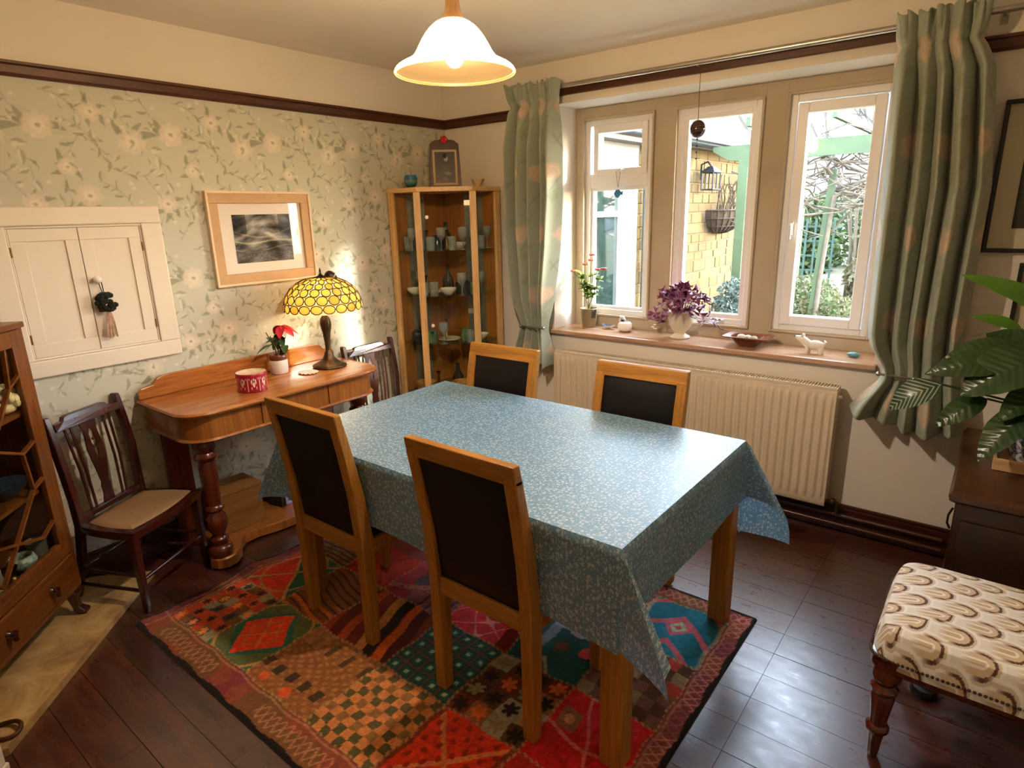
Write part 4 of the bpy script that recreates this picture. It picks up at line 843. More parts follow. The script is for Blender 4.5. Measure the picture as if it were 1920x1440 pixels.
def spread_out(L_):      # keep the things on a shelf clear of each other and of the cabinet sides
    q = [[x_, y_, RAD[me.name.split('.')[0]]] for me, x_, y_ in L_]
    for it in range(400):
        for i in range(len(q)):
            for j in range(i):
                dx, dy = q[i][0]-q[j][0], q[i][1]-q[j][1]; d = math.hypot(dx, dy)+1e-6; need = q[i][2]+q[j][2]+.004
                if d < need: k = (need-d)/2/d; q[i][0] += dx*k; q[i][1] += dy*k; q[j][0] -= dx*k; q[j][1] -= dy*k
        for a in q:
            r_ = a[2]+.004; a[0] = min(max(a[0], .014+r_), A_-.022-r_); a[1] = max(min(a[1], -.016-r_), -A_+.022+r_); e = a[0]-a[1]-(A_+B_-.05-r_*1.42)
            if e > 0: a[0] -= e/2; a[1] += e/2
    return [(me, a[0], a[1]) for (me, _, _), a in zip(L_, q)]
for z_, L_ in items:
    for me, x_, y_ in spread_out(L_):
        o = bpy.data.objects.new(me.name.split('.')[0], me); COL.objects.link(o); o.location = (.02+x_, -.06+y_, z_+.0005); o.rotation_euler = (0, 0, x_*20)
        kd, ct_ = KN[me.name.split('.')[0]]; ORD.setdefault((kd, z_), []).append(o); o['category'] = ct_
fam = ['leftmost', 'second', 'third', 'fourth', 'fifth', 'sixth', 'seventh', 'eighth', 'ninth']
for (kd, z_), L_ in ORD.items():
    L_.sort(key=lambda o: (o.location.x+o.location.y))
    for i, o in enumerate(L_):
        o['label'] = (kd+' on the '+SN[z_]+' of the corner cabinet') if len(L_) == 1 else kd+', '+(fam[i] if i == 0 else fam[i]+' from left')+', on the '+SN[z_]+' of the corner cabinet'
        o['group'] = 'glass and china in the corner cabinet'
# on top of the cabinet
vb = M().lathe([(.001, 0), (.022, 0), (.034, .014), (.041, .036), (.041, .056), (.036, .072), (.034, .075), (.031, .072), (.036, .05), (.001, .01)], 24)
mv, nt, p = newmat('blue_green_glaze'); sp_ = N(nt, 'SeparateXYZ'); nt.links.new(mapped(nt), sp_.inputs[0]); nt.links.new(ramp(nt, math_(nt, 'MULTIPLY', math_(nt, 'ADD', sp_.outputs[2], math_(nt, 'MULTIPLY', noise_tex(nt, mapped(nt), 12), .02)), 12), [(.1, lin('#1c2c33')), (.35, lin('#2f5f5c')), (.6, lin('#5d8a76')), (.72, lin('#2d5f80')), (.95, lin('#3a7290'))]), p.inputs['Base Color']); p.inputs['Roughness'].default_value = .2
o = tag(vb.build('vase', mv, smooth=60), 'small round blue and green glazed vase on top of corner cabinet', 'vase'); o.location = (.17, -.495, CT+.0005)
o = tag(M().lathe([(.001, 0), (.02, 0), (.018, .006), (.032, .02), (.043, .046), (.041, .046), (.03, .022), (.001, .01)], 24).build('bowl', plain('cream_bowl', '#c8b090', .35, var=.2, vscale=40), smooth=60), 'little cream footed bowl on right of corner cabinet top', 'bowl'); o.location = (.462, -.20, CT+.0005)
fr = thing('photo_frame', 'dark wooden photograph frame with arched top on the corner cabinet', 'picture frame', (.325, -.345, CT+.0005), PI/4)
fm = wood('frame_dark_wood', '#2b1a0c', '#4a3018', .4, 2, 8, 10)
tiltm = Matrix.Rotation(-.16, 4, 'X')
ar = [(-.098, 0), (.098, 0), (.090, .26), (.06, .283), (0, .292), (-.06, .283), (-.090, .26)]
M().ring_loft([[(x_, y_, z_) for x_, z_ in ar] for y_ in (0, .014)]).xf(tiltm).build('frame', fm, fr, bevel=.002)
M().bx(-.075, .075, -.004, 0, .012, .225).xf(tiltm).build('mount', plain('frame_mount', '#b39a72', .7, var=.05), fr)
nu, nv = 40, 60; u, v = uvgrid(nu, nv); img = np.ones((nv, nu, 3))*rgb('#2b241c'); 
for cx, cy, rx, ry, c_ in ((.55, .78, .10, .1, '#8d8674'), (.5, .45, .2, .16, '#3d352a'), (.62, .3, .18, .06, '#6d6453'), (.5, .12, .12, .08, '#5a5140')): img[((u-cx)/rx)**2+((v-cy)/ry)**2 < 1] = rgb(c_)
P = np.stack([-.062+.124*u, np.full_like(u, -.0055), .026+.186*v], -1); P = np.array([[tiltm @ Vector(q_) for q_ in r_] for r_ in P]); o = gridmesh('photograph', P, vcol('old_photo', .35, .5), parent=fr); painted(o, img, 0, 0, (u.ravel(), v.ravel()))
M().bx(-.01, .01, .012, .10, 0, .008).bar((0, .012, .20), (0, .10, .004), .02, .004).build('easel_back', fm, fr)
pp = M(); 
for k in range(5): pp.ball((.012*math.cos(k*1.256), -.008, .285+.012*math.sin(k*1.256)), (.013, .005, .013), 10, 6)
pp.xf(tiltm); o = pp.build('poppy_badge', plain('poppy_red', '#b00d1c', .6), smooth=60); o.matrix_world = Matrix.Translation((.325, -.345, CT)) @ rotz(PI/4); tag(o, 'red poppy badge pinned at the top of the arched photograph frame', 'badge')

# ------------------------------------------------------------------ glazed bookcase across the chimney corner
bdir = Vector((.722, -.692, 0)); ang = math.atan2(bdir.y, bdir.x)
bk = thing('bookcase', 'glazed oak bookcase with barred door and low drawer beside the hearth', 'bookcase', (.298, -2.62, 0), ang)   # local x along the front, y back into corner is -y
BW, BD, BZ0, BZ1 = .82, .27, .155, 1.262
def L2(x_, y_, z_): return (x_, -y_, z_)
def lb(mm, x0, x1, y0, y1, z0, z1): return mm.bx(x0, x1, -y1, -y0, z0, z1)
each(lb(lb(M(), 0, .02, .02, BD, BZ0, BZ1-.022), BW-.02, BW, .02, BD, BZ0, BZ1-.022), 'side_panel', MT['case'], bk)
lb(M(), -.008, BW+.008, -.008, BD, BZ1-.022, BZ1).build('top_board', MT['casex'], bk, bevel=.004)
lb(M(), 0, BW, BD-.012, BD, BZ0, BZ1-.022).build('back_panel', plain('case_back', '#1c0f09', .6, var=.2), bk)
each(lb(lb(M(), .02, BW-.02, .02, BD-.012, BZ0, BZ0+.02), .02, BW-.02, .02, BD-.012, .328, .345), 'carcass_board', MT['casex'], bk)
lb(M(), 0, BW, 0, .02, BZ0, BZ0+.022).build('bottom_rail', MT['casex'], bk, bevel=.003)
each(lb(lb(M(), 0, .028, 0, .02, BZ0+.022, BZ1-.022), BW-.028, BW, 0, .02, BZ0+.022, BZ1-.022), 'stile', MT['case'], bk, bevel=.002)
lb(M(), .028, BW-.028, 0, .02, .318, .352).build('mid_rail', MT['casex'], bk, bevel=.003)
dw = lb(M(), .032, BW-.032, -.006, .02, .182, .314).build('drawer', MT['casex'], bk, bevel=.004)
for x_ in (.20, .46, .70): M().lathe([(.001, 0), (.014, 0), (.010, .008), (.006, .012), (.014, .02), (.012, .028), (.001, .03)], 14).xf(Matrix.Translation((x_, .006, .25)) @ Matrix.Rotation(-PI/2, 4, 'X')).tube([(x_, .028, .245), (x_, .03, .225)], .008, 8).build('drawer_pull', MT['mahog'], dw, smooth=50)
dr_ = M(); DZ0, DZ1, DX0, DX1 = .354, BZ1-.024, .03, BW-.03; sw = .05
lb(lb(lb(lb(dr_, DX0, DX0+sw, -.004, .018, DZ0, DZ1), DX1-sw, DX1, -.004, .018, DZ0, DZ1), DX0+sw, DX1-sw, -.004, .018, DZ0, DZ0+.03), DX0+sw, DX1-sw, -.004, .018, DZ1-.06, DZ1)
gd = dr_.build('glazed_door', MT['case'], bk, bevel=.003)
lb(M(), DX0+sw, DX1-sw, .008, .011, DZ0+.03, DZ1-.06).build('pane', MT['cabglass'], gd)
gx0, gx1, gz0, gz1 = DX0+sw, DX1-sw, DZ0+.03, DZ1-.06; W2_ = gx1-gx0; H2_ = gz1-gz0
def bar_uv(a, b):
    M().bar((gx0+a[0]*W2_, -.002, gz0+a[1]*H2_), (gx0+b[0]*W2_, -.002, gz0+b[1]*H2_), .009, .014, (0, 1, 0)).build('glazing_bar', MT['casex'], gd)
LB = [((0, .13), (.12, .09)), ((.12, .09), (.5, .20)), ((0, .36), (.10, .335)), ((.10, .335), (.5, .02)), ((.10, .335), (.12, .52)), ((0, .55), (.12, .52)), ((.12, .52), (.5, .66)), ((0, .87), (.10, .83)), ((.10, .83), (.07, 1.0)), ((.10, .83), (.5, .45))]
for a, b in LB: bar_uv(a, b); bar_uv((1-a[0], a[1]), (1-b[0], b[1]))
for z_ in (.62, .93): lb(M(), .022, BW-.022, .03, BD-.014, z_-.014, z_).build('shelf', MT['casex'], bk)
cab_f = [(.022, 0), (.03, .015), (.034, .05), (.026, .09), (.018, .12), (.02, .155)]
for (x_, y_) in ((.035, .03), (BW-.035, .03), (.035, BD-.03), (BW-.035, BD-.03)):
    f = M(); s_ = -1 if x_ < .4 else 1
    f.ring_loft([[(x_+s_*o_+r_*c1, -y_+(o_ if y_ < .1 else -o_)+r_*c2, z_) for c1, c2 in ((-1, -1), (1, -1), (1, 1), (-1, 1))] for r_, z_, o_ in ((.018, .031, .022), (.022, .045, .018), (.014, .07, .008), (.016, .105, .004), (.024, .135, .008), (.03, .156, .0))])
    f.build('cabriole_foot', MT['mahog'], bk, bevel=.004)
def in_case(mm, name, mat, lx_, ly_, lz, label, cat, smooth=50):
    o = mm.build(name, mat, smooth=smooth); q_ = Vector((.298, -2.62, 0))+bdir*lx_+Vector((bdir.y, -bdir.x, 0))*ly_; o.location = (q_.x, q_.y, lz); o['label'] = label; o['category'] = cat; return o
marb = plain('speckled_stoneware', '#8fa096', .4, var=.55, vscale=55)
in_case(M().lathe([(.001, 0), (.025, 0), (.045, .015), (.05, .035), (.042, .055), (.036, .058), (.034, .05), (.04, .035), (.001, .012)], 22), 'bowl', marb, .19, .075, .346, 'speckled grey-green round bowl at front on the bookcase bottom shelf', 'bowl')
in_case(M().lathe([(.001, 0), (.028, 0), (.036, .02), (.035, .055), (.04, .062), (.036, .062), (.03, .05), (.001, .01)], 22), 'beaker', plain('grey_glaze', '#77796a', .3, var=.3, vscale=30), .075, .085, .346, 'plain grey pottery beaker behind the speckled bowl in bookcase', 'beaker')
in_case(M().lathe([(.001, 0), (.03, 0), (.034, .006), (.014, .016), (.008, .03), (.018, .05), (.022, .06), (.001, .062)], 20), 'brass_bell', MT['brass'], .275, .06, .346, 'small brass dish on a foot on the bookcase bottom shelf', 'brassware')
in_case(M().lathe([(.001, 0), (.028, 0), (.034, .03), (.03, .09), (.018, .12), (.022, .135), (.001, .136)], 20), 'vase', plain('cream_vase', '#b5a58a', .3, var=.2, vscale=25), .36, .07, .346, 'cream pottery vase on the bookcase bottom shelf', 'vase')
in_case(M().lathe([(.001, 0), (.03, 0), (.05, .02), (.085, .05), (.09, .06), (.087, .06), (.05, .026), (.001, .008)], 28), 'glass_bowl', plain('blue_glass', '#5b7188', .08, spec=.9, trans=.7), .15, .105, .6205, 'wide blue tinted glass bowl on the middle shelf of the bookcase', 'bowl')
sh_ = M(); R_ = random.Random(4)
for k in range(26): a, e = R_.uniform(0, 6.28), R_.uniform(-.3, 1.3); sh_.ball((.05*math.cos(a)*math.cos(e), .04*math.sin(a)*math.cos(e), .05+.05*math.sin(e)), (.024, .02, .02), 8, 6)
sh_.ball((0, 0, .03), (.05, .045, .03), 12, 8)
in_case(sh_, 'coral', plain('cream_coral', '#d8c193', .7, var=.2, vscale=40, bumpy=.5), .085, .075, .9305, 'cream knobbly coral or shell on the top shelf of the bookcase', 'shell')
in_case(M().lathe([(.001, 0), (.03, 0), (.03, .003), (.005, .008), (.004, .06), (.03, .09), (.033, .12), (.031, .12), (.001, .07)], 18), 'wine_glass', MT['clear'], .27, .16, .6205, 'clear wine glass on the middle shelf of the bookcase', 'glass')

# hearth
hm, nt, p = newmat('hearth_stone'); v = mapped(nt); n_ = noise_tex(nt, v, 5, 6, .65, .8); nt.links.new(ramp(nt, n_, [(.3, lin('#866640')), (.5, lin('#b89660')), (.7, lin('#d4b884'))]), p.inputs['Base Color']); p.inputs['Roughness'].default_value = .5; bump(nt, p, n_, .25, .006)
hp_ = [(.205, -2.322), (.905, -3.04), (.905, -3.16), (.52, -3.52), (.04, -3.05), (.02, -2.52)]
struct(loftpoly([(hp_, .0), (hp_, .026), ([(x_*.985+.006, y_*.995-.012) for x_, y_ in hp_], .030)]).build('trim_7', hm, smooth=30))
# painted fire surround edge and bentwood ring at the near end of the hearth
o = tag(M().bx(-.03, .03, -.06, .06, 0, .2).bx(-.035, .035, -.065, .065, 0, .03).build('painted_panel', MT['cup'], bevel=.006), 'cream painted upright panel cut off at the lower left corner of picture', 'panel'); o.location = (.955, -3.125, .0); o.rotation_euler = (0, 0, ang)
o = tag(M().tube([(.055*math.cos(a), .035*math.sin(a), .014+.006*math.sin(2*a)) for a in np.linspace(0, 2*PI, 25)[:-1]], .007, 8, closed=True).build('bentwood_ring', plain('brown_wood_ring', '#4d270d', .5, var=.2), smooth=60), 'brown bentwood ring lying at near end of the stone hearth', 'ring'); o.location = (.83, -3.035, .0295); o.rotation_euler = (0, 0, .7)
# ------------------------------------------------------------------ radiator
rd = thing('radiator', 'long cream ribbed panel radiator under the window sill', 'radiator', (.977, -.03, .155))
RM = plain('radiator_enamel', '#d9c8ac', .35, spec=.45)
RW, RH = 1.626, .612; nrib = 41; nu, nv = nrib*8+1, 25
u = np.linspace(0, 1, nu); vv = np.array([0, .012, .05, .062, .08, .1]+list(np.linspace(.15, .85, 13))+[.9, .92, .938, .95, .988, 1]); nv = len(vv)
U, V = np.meshgrid(u, vv); ph = (U*nrib) % 1; rib = np.clip((np.cos(2*PI*(ph-.5))+.35)*1.2, 0, 1); ms = np.clip((V-.055)/.035, 0, 1)*np.clip((.945-V)/.035, 0, 1)*(U > .012)*(U < .988)
P = np.stack([U*RW, -.09-.0085*rib*ms+.006*((V < .01) | (V > .99)), V*RH], -1); gridmesh('front_panel', P, RM, smooth=True, parent=rd)
M().bx(.004, RW-.004, -.03, -.018, .01, RH-.01).build('back_panel', RM, rd)
for x0 in (0, RW-.006): M().bx(x0, x0+.006, -.092, -.012, .02, RH).build('side_cover', RM, rd, bevel=.002)
gr = M()
for k in range(116):
    x_ = .014+k*(RW-.03)/115; gr.bx(x_, x_+.005, -.084, -.014, RH-.004, RH+.001)
gr.bx(.006, RW-.006, -.092, -.084, RH-.012, RH+.002).bx(.006, RW-.006, -.014, -.008, RH-.012, RH+.002)
gr.build('top_grille', RM, rd)
M().bx(.006, RW-.006, -.084, -.014, RH-.05, RH-.045).build('convector', plain('dark_steel', '#463c30', .6), rd)
M().tube([(RW, -.05, .02), (RW+.05, -.05, .02), (RW+.05, -.05, -.04)], .009, 8).ball((RW+.03, -.05, .022), .018, 10, 8).build('valve', MT['bronze'], rd, smooth=60)
M().tube([(RW, -.05, RH-.05), (RW+.014, -.05, RH-.05)], .008, 8).build('bleed_plug', lockm, rd, smooth=60)
for x_ in (.25, RW-.25): M().bx(x_-.015, x_+.015, -.012, .028, .1, .5).build('wall_bracket', RM, rd)

# ------------------------------------------------------------------ curtain pole
cp = thing('curtain_pole', 'long steel curtain pole with ball ends above the window', 'curtain pole', (0, -.10, 2.29))
M().tube([(.70, 0, 0), (3.34, 0, 0)], .0125, 14).build('pole', MT['steel'], cp, smooth=60)
for x_, s in ((.68, -1), (3.36, 1)): M().ball((x_, 0, 0), .026, 14, 10).build('finial', MT['steel'], cp, smooth=80)
for x_ in (.80, 1.80, 3.0): M().tube([(x_, .012, .0), (x_, .098, .0)], .006, 8).bx(x_-.012, x_+.012, .09, .099, -.03, .03).build('bracket', MT['steel'], cp, smooth=50)
# ------------------------------------------------------------------ curtains
def curtain_print(nu, nv, wd, ht, seed):
    R = random.Random(seed); x = np.linspace(0, wd, nu)[None, :]*np.ones((nv, 1)); z = np.linspace(0, ht, nv)[:, None]*np.ones((1, nu))
    img = np.ones((nv, nu, 3))*rgb('#a4ab98')+0*x[..., None]
    px_, pz_ = .24, .36
    for i in range(int(wd/px_)+2):
        for j in range(int(ht/pz_)+2):
            cx, cz = i*px_+(.17 if j % 2 else 0), j*pz_+.1
            d = np.hypot(x-cx, (z-cz)*.9); a = np.arctan2(z-cz, x-cx)
            rr = .052*(1+.08*np.cos(a*5+i)); k = np.clip((rr-d)/.012, 0, 1)*.8; img = img*(1-k[..., None])+rgb('#d6bfa6')*k[..., None]
            k = (np.abs((d/.052*2.6+a*.5) % 1-.5) < .14)*(d < .048)*.5; img = img*(1-k[..., None])+rgb('#c4a081')*k[..., None]
            for (ox, oz, L_, an) in ((.07, .05, .09, .6), (-.08, -.05, .08, 3.8), (.02, -.10, .08, 4.6)):
                ux = ((x-cx-ox)*math.cos(an)+(z-cz-oz)*math.sin(an))/L_; vx = (-(x-cx-ox)*math.sin(an)+(z-cz-oz)*math.cos(an))/L_
                k = ((ux > 0) & (ux < 1) & (np.abs(vx) < .22*np.sin(PI*np.clip(ux, 0, 1))))*.5; img = img*(1-k[..., None])+rgb('#8d9478')*k[..., None]
            k = (np.abs((x-cx)-.06*np.sin((z-cz)*9+1)) < .0045)*(np.abs(z-cz) < .21)*.5; img = img*(1-k[..., None])+rgb('#878d70')*k[..., None]
    return np.clip(img, 0, 1)
CM = vcol('sage_rose_fabric', .85, .2, sheen=.3, bumpy=.15, bscale=300, translucent=.16)
def curtain(label, left, right, tie, nf, seed, amp, zt, zbf, y0, tiepull):
    nu, nv = 190, 200; u, v = uvgrid(nu, nv); R = np.random.RandomState(seed)
    zb = zbf(u); Z = zt-(zt-zb)*v
    X = left(Z, u)*(1-u)+right(Z, u)*u
    R1 = np.random.RandomState(seed+40); wk = .6+.9*R1.rand(int(nf)+1); edges = np.concatenate([[0], np.cumsum(wk)])/wk.sum()   # folds of unequal width
    drift = .018*np.sin(Z*2.3+seed)*np.clip((zt-.2-Z)/.5, 0, 1)*np.sin(u*PI); uu = np.clip(u+drift, 0, 1); ph2 = PI*np.interp(uu, edges, np.arange(len(edges)))
    idx_ = np.clip(np.floor(ph2/PI).astype(int), 0, len(wk)-1); wgt = (.65+.7*R1.rand(len(wk)))[idx_]
    head = np.clip(1-(zt-Z)/.11, 0, 1); below = np.clip((zt-.11-Z)/.25, 0, 1); waist = np.exp(-((Z-tie)/.13)**2)
    f = (.5-.5*np.cos(2*ph2))**.5; A = 1.1*amp*(.35+.65*below)*(1-.5*waist)
    Y = y0+A*1.05-A*2.1*f*wgt+.004*np.sin(Z*7+u*23)*below
    ruf = np.sin(ph2*3.0+seed)*.5+np.sin(ph2*5.3+1)*.5; Y = Y-.012*head-.016*head*ruf
    X = X+.006*np.sin(ph2*2)*below+.007*head*np.cos(ph2*4)
    neck = np.exp(-((zt-Z-.115)/.022)**2); cx_ = (left(Z, .5)+right(Z, .5))/2; Y = Y+neck*.018; X = X+(cx_-X)*.05*neck; Z = Z+.010*head*np.sin(ph2*3.7+seed)
    X = X+tiepull(Z, u)
    t = thing('curtain', label, 'curtain', (0, 0, 0), group='sage green curtains with peach roses')
    o = gridmesh('drape', np.stack([X, Y, Z], -1), CM, smooth=True, parent=t)
    painted(o, curtain_print(nu, nv, .70, zt-.65, seed), 0, 0, (u.ravel(), 1-v.ravel()))
    md = o.modifiers.new('t', 'SOLIDIFY'); md.thickness = .004
    return t
def L_left(Z, u): return np.interp(Z, [.6, .75, .91, 1.1, 1.5, 2.0, 2.2, 2.33], [.69, .70, .735, .69, .65, .65, .665, .645])
def L_right(Z, u): return np.interp(Z, [.6, .75, .88, .94, 1.1, 1.4, 1.7, 2.1, 2.2, 2.33], [.975, .955, .925, .93, .96, 1.0, 1.02, 1.02, 1.01, 1.03])
c1 = curtain('left sage green curtain with peach roses, tied back beside the corner cabinet', L_left, L_right, .91, 4, 3, .045, 2.325, lambda u: .66+.01*np.sin(u*20), -.128, lambda Z, u: 0*Z)
def R_left(Z, u): return np.interp(Z, [.6, 1.1, 1.6, 2.1, 2.2, 2.33], [2.69, 2.69, 2.678, 2.668, 2.665, 2.652])
def R_right(Z, u): return np.interp(Z, [.6, .87, 1.1, 1.66, 2.1, 2.2, 2.33], [3.10, 3.06, 3.045, 3.05, 3.0, 2.955, 2.955])
c2 = curtain('right sage green curtain with peach roses hanging behind the leafy plant', R_left, R_right, .87, 4, 6, .046, 2.325, lambda u: np.interp(u, [0, .15, .3, .6, 1], [.685, .655, .645, .61, .64]), -.132, lambda Z, u: (1-u)**2.5*(.085*np.exp(-((Z-.87)/.10)**2)-.05*np.exp(-((Z-.62)/.11)**2)))
for nm, x0, x1, z_, lb_ in (('h', .75, .93, .905, 'steel holdback arm keeping the left curtain back'), ('h', 2.765, 2.90, .868, 'steel holdback arm keeping the right curtain back')):
    o = thing('curtain_holdback', lb_, 'holdback', (0, 0, z_), group='steel curtain holdbacks')
    xa, xb = (x0, x1) if x0 < 2 else (x1, x0)
    M().tube([(xa, -.001, 0), (xa, -.155, 0), (xa+(.01 if x0 < 2 else -.01), -.165, 0), (xb, -.17, .006)], .0055, 8).build('arm', MT['steel'], o, smooth=60)
    M().ball((xa, -.163, 0), .011, 10, 8).build('ball_end', MT['steel'], o, smooth=60)
    M().ball((xb, -.17, .006), .011, 10, 8).build('ball_end', MT['steel'], o, smooth=60)

# ------------------------------------------------------------------ pendant lamp
pd = thing('pendant_lamp', 'lit bell-shaped frosted glass pendant lamp hanging from the ceiling', 'lamp', (1.79, -1.80, 2.485))
M().lathe([(.001, 0), (.05, 0), (.05, -.012), (.03, -.03), (.001, -.032)][::-1], 24).build('ceiling_rose', plain('beige_plastic', '#cdb497', .4), pd, smooth=50)
M().tube([(0, 0, -.03), (0, 0, -.26)], .004, 8).build('flex', plain('flex', '#cdb497', .5), pd, smooth=60)
M().lathe([(.001, -.243), (.019, -.245), (.020, -.293), (.024, -.323), (.036, -.341), (.034, -.345), (.001, -.333)], 24).build('gallery', wood('lamp_gallery', '#8a6236', '#b08652', .35, 2), pd, smooth=50)
gp = [(.032, -.318), (.05, -.325), (.072, -.345), (.092, -.375), (.108, -.41), (.12, -.432), (.14, -.445), (.162, -.456), (.175, -.468), (.177, -.477), (.174, -.482)]
mg, nt, p = newmat('frosted_glass_shade'); p.inputs['Base Color'].default_value = lin('#5f5136'); p.inputs['Roughness'].default_value = .25
tr = N(nt, 'BsdfTranslucent'); tr.inputs[0].default_value = lin('#f4dcae'); mx = N(nt, 'MixShader'); mx.inputs[0].default_value = .85; tp = N(nt, 'BsdfTransparent'); tp.inputs[0].default_value = lin('#ffe8bf'); mx2 = N(nt, 'MixShader')
sp_ = N(nt, 'SeparateXYZ'); tc = N(nt, 'TexCoord'); nt.links.new(tc.outputs['Object'], sp_.inputs[0])
nt.links.new(ramp(nt, math_(nt, 'MULTIPLY', sp_.outputs[2], -2), [(.85, (.5,)*3), (.90, (.45,)*3)]), mx2.inputs[0])
nt.links.new(p.outputs[0], mx.inputs[1]); nt.links.new(tr.outputs[0], mx.inputs[2]); nt.links.new(mx.outputs[0], mx2.inputs[1]); nt.links.new(tp.outputs[0], mx2.inputs[2]); nt.links.new(mx2.outputs[0], nt.nodes['Material Output'].inputs[0])
gp = [(r_, -.482+(z_+.482)*.86) for r_, z_ in gp]
M().lathe(gp, 64, cap=False).build('glass_shade', mg, pd, smooth=60, sub=1)
M().tube([(.174*math.cos(a), .174*math.sin(a), -.479) for a in np.linspace(0, 2*PI, 65)[:-1]], .004, 8, closed=True).build('shade_rim', mg, pd, smooth=60)
M().lathe([(.001, -.325), (.014, -.327), (.014, -.365), (.001, -.365)][::-1], 16).build('lamp_holder', lockm, pd, smooth=50)
M().lathe([(.001, -.466), (.014, -.462), (.025, -.448), (.029, -.43), (.024, -.406), (.013, -.383), (.012, -.363), (.001, -.363)], 20).build('bulb', emit('pendant_bulb', '#ffe9d2', 820), pd, smooth=80)

# ------------------------------------------------------------------ things on the window sill
ZS = .8795
ka = thing('kalanchoe', 'green kalanchoe with coral flowers in a taupe pot at the left of the sill', 'plant', (1.055, .17, ZS))
M().lathe([(.001, 0), (.042, 0), (.044, .004), (.056, .115), (.058, .12), (.053, .122), (.05, .11), (.001, .105)], 30).build('pot', plain('taupe_glaze', '#8c7d5c', .35, var=.06), ka, smooth=50)
M().lathe([(.001, .108), (.05, .106), (.001, .112)], 18, cap=False).build('soil', MT['soil'], ka)
R_ = random.Random(12); st = M(); tops = []
for k in range(8):
    a = k*.8; h = R_.uniform(.12, .27); rr = R_.uniform(.02, .09); p1 = (rr*.3*math.cos(a), rr*.3*math.sin(a)*.7, .11+h*.35); p2 = (rr*math.cos(a), rr*math.sin(a)*.6, .11+h); st.tube([(0, 0, .105), p1, p2], .0035, 6); tops.append((p1, p2))
fs = []
for x_, y_, z_ in ((-.115, -.01, .355), (-.03, 0, .40), (0, .02, .425), (.06, 0, .37), (.10, .01, .375), (.02, .0, .46)):
    st.tube([(x_*.3, y_*.3, .24), (x_*.7, y_, .32), (x_, y_, z_)], .0018, 5); fs.append((x_, y_, z_))
st.build('stem', plain('pale_stem', '#8a8363', .6), ka, smooth=60)
kl = plain('kalanchoe_leaf', '#7d9a36', .4, var=.3, vscale=40); km = leafmesh('leaf', .045, .016, kl, .15, .15, 6)
for (p1, p2) in tops:
    for q_, n_ in ((p2, 11), ([(a+b)/2 for a, b in zip(p1, p2)], 8)):
        for k in range(n_): inst('leaf', km, ka, q_, (R_.uniform(-.1, .9), 0, R_.uniform(0, 6.28)), (R_.uniform(.8, 1.25),)*3)
fmat = plain('coral_flower', '#cf5a50', .6, var=.2, vscale=40)
for f in fs:
    b = M()
    for k in range(6): a = k*PI/3; b.ball((.012*math.cos(a), .012*math.sin(a), .003*(k % 2)), (.009, .009, .006), 6, 5)
    o = b.build('flower', fmat, ka, smooth=60); o.location = f
bf = thing('butterfly_ornament', 'dark grey butterfly ornament clipped to the rim of the taupe pot', 'ornament', (1.108, .135, ZS+.085))
wm = plain('slate_grey', '#4a4744', .5, var=.2)
for s in (-1, 1): M().ring_loft([[(x_, y_, z_) for x_, z_ in ((0, .01), (s*.012, .04), (s*.02, .032), (s*.017, .0), (s*.014, -.022), (s*.004, -.02))] for y_ in (-.003, .001)]).xf(Matrix.Rotation(.3*s, 4, 'Z')).build('wing', wm, bf)
M().tube([(0, -.002, -.02), (0, -.003, .03)], .003, 6).build('body', wm, bf, smooth=60)
di = thing('dish', 'tiny white boat-shaped dish with blue inside beside the taupe pot', 'dish', (1.20, .165, ZS))
def boat(u, v, k): 
    a = 2*PI*u; r_ = v; return (.040*r_*math.cos(a)*(1+.3*max(0, math.cos(a))**6), .026*r_*math.sin(a), k+.022*r_**2.2+.008*max(0, abs(math.cos(a)))**4*r_**3)
M().grid(lambda u, v: boat(u, v, 0.001), 28, 6).build('outside', MT['china'], di, smooth=60); M().grid(lambda u, v: boat(u, v*.95, .004), 28, 6).build('inside', plain('blue_glaze', '#5a6d9c', .25), di, smooth=60)
# white bird pot
bd = thing('bird_pot', 'white china bird-shaped pot with open back on the sill', 'ornament', (1.335, .14, ZS))
M().lathe([(.001, 0), (.028, 0), (.042, .012), (.047, .032), (.042, .05), (.03, .06), (.024, .06), (.03, .045), (.001, .03)], 24).build('body', MT['china'], bd, smooth=60)
M().tube([(-.028, 0, .045), (-.036, 0, .07), (-.03, 0, .088), (-.012, 0, .086), (.004, 0, .068)], [.010, .009, .010, .008, .004], 8).build('head', MT['china'], bd, smooth=60)
M().bx(-.026, -.010, -.006, .006, .062, .072).build('beak_shadow', MT['black'], bd)
# urn with purple oxalis
ur = thing('oxalis', 'purple-leaved plant in a cream footed urn in the middle of the window sill', 'plant', (1.70, .13, ZS))
M().lathe([(.001, 0), (.056, 0), (.059, .005), (.056, .012), (.036, .022), (.030, .03), (.045, .045), (.064, .075), (.072, .11), (.074, .145), (.082, .152), (.082, .158), (.074, .158), (.068, .14), (.001, .135)], 36).build('urn', plain('ivory_glaze', '#e0d8c4', .22, var=.02), ur, smooth=50)
M().lathe([(.001, .14), (.068, .138), (.001, .146)], 18, cap=False).build('soil', MT['soil'], ur)
ox = plain('oxalis_leaf', '#743058', .45, var=.45, vscale=30); tri = M()
for k in range(3):
    a = k*2*PI/3; R3 = Matrix.Rotation(a, 4, 'Z'); vs3 = [(0, 0, 0), (-.017, .026, .008), (0, .021, .002), (.017, .026, .008), (0, .006, -.001)]; tri.add([R3 @ Vector(q_) for q_ in vs3], [(0, 4, 2, 1), (0, 3, 2, 4)])
trm = tri.mesh('leaf', ox); R_ = random.Random(21); stx = M()
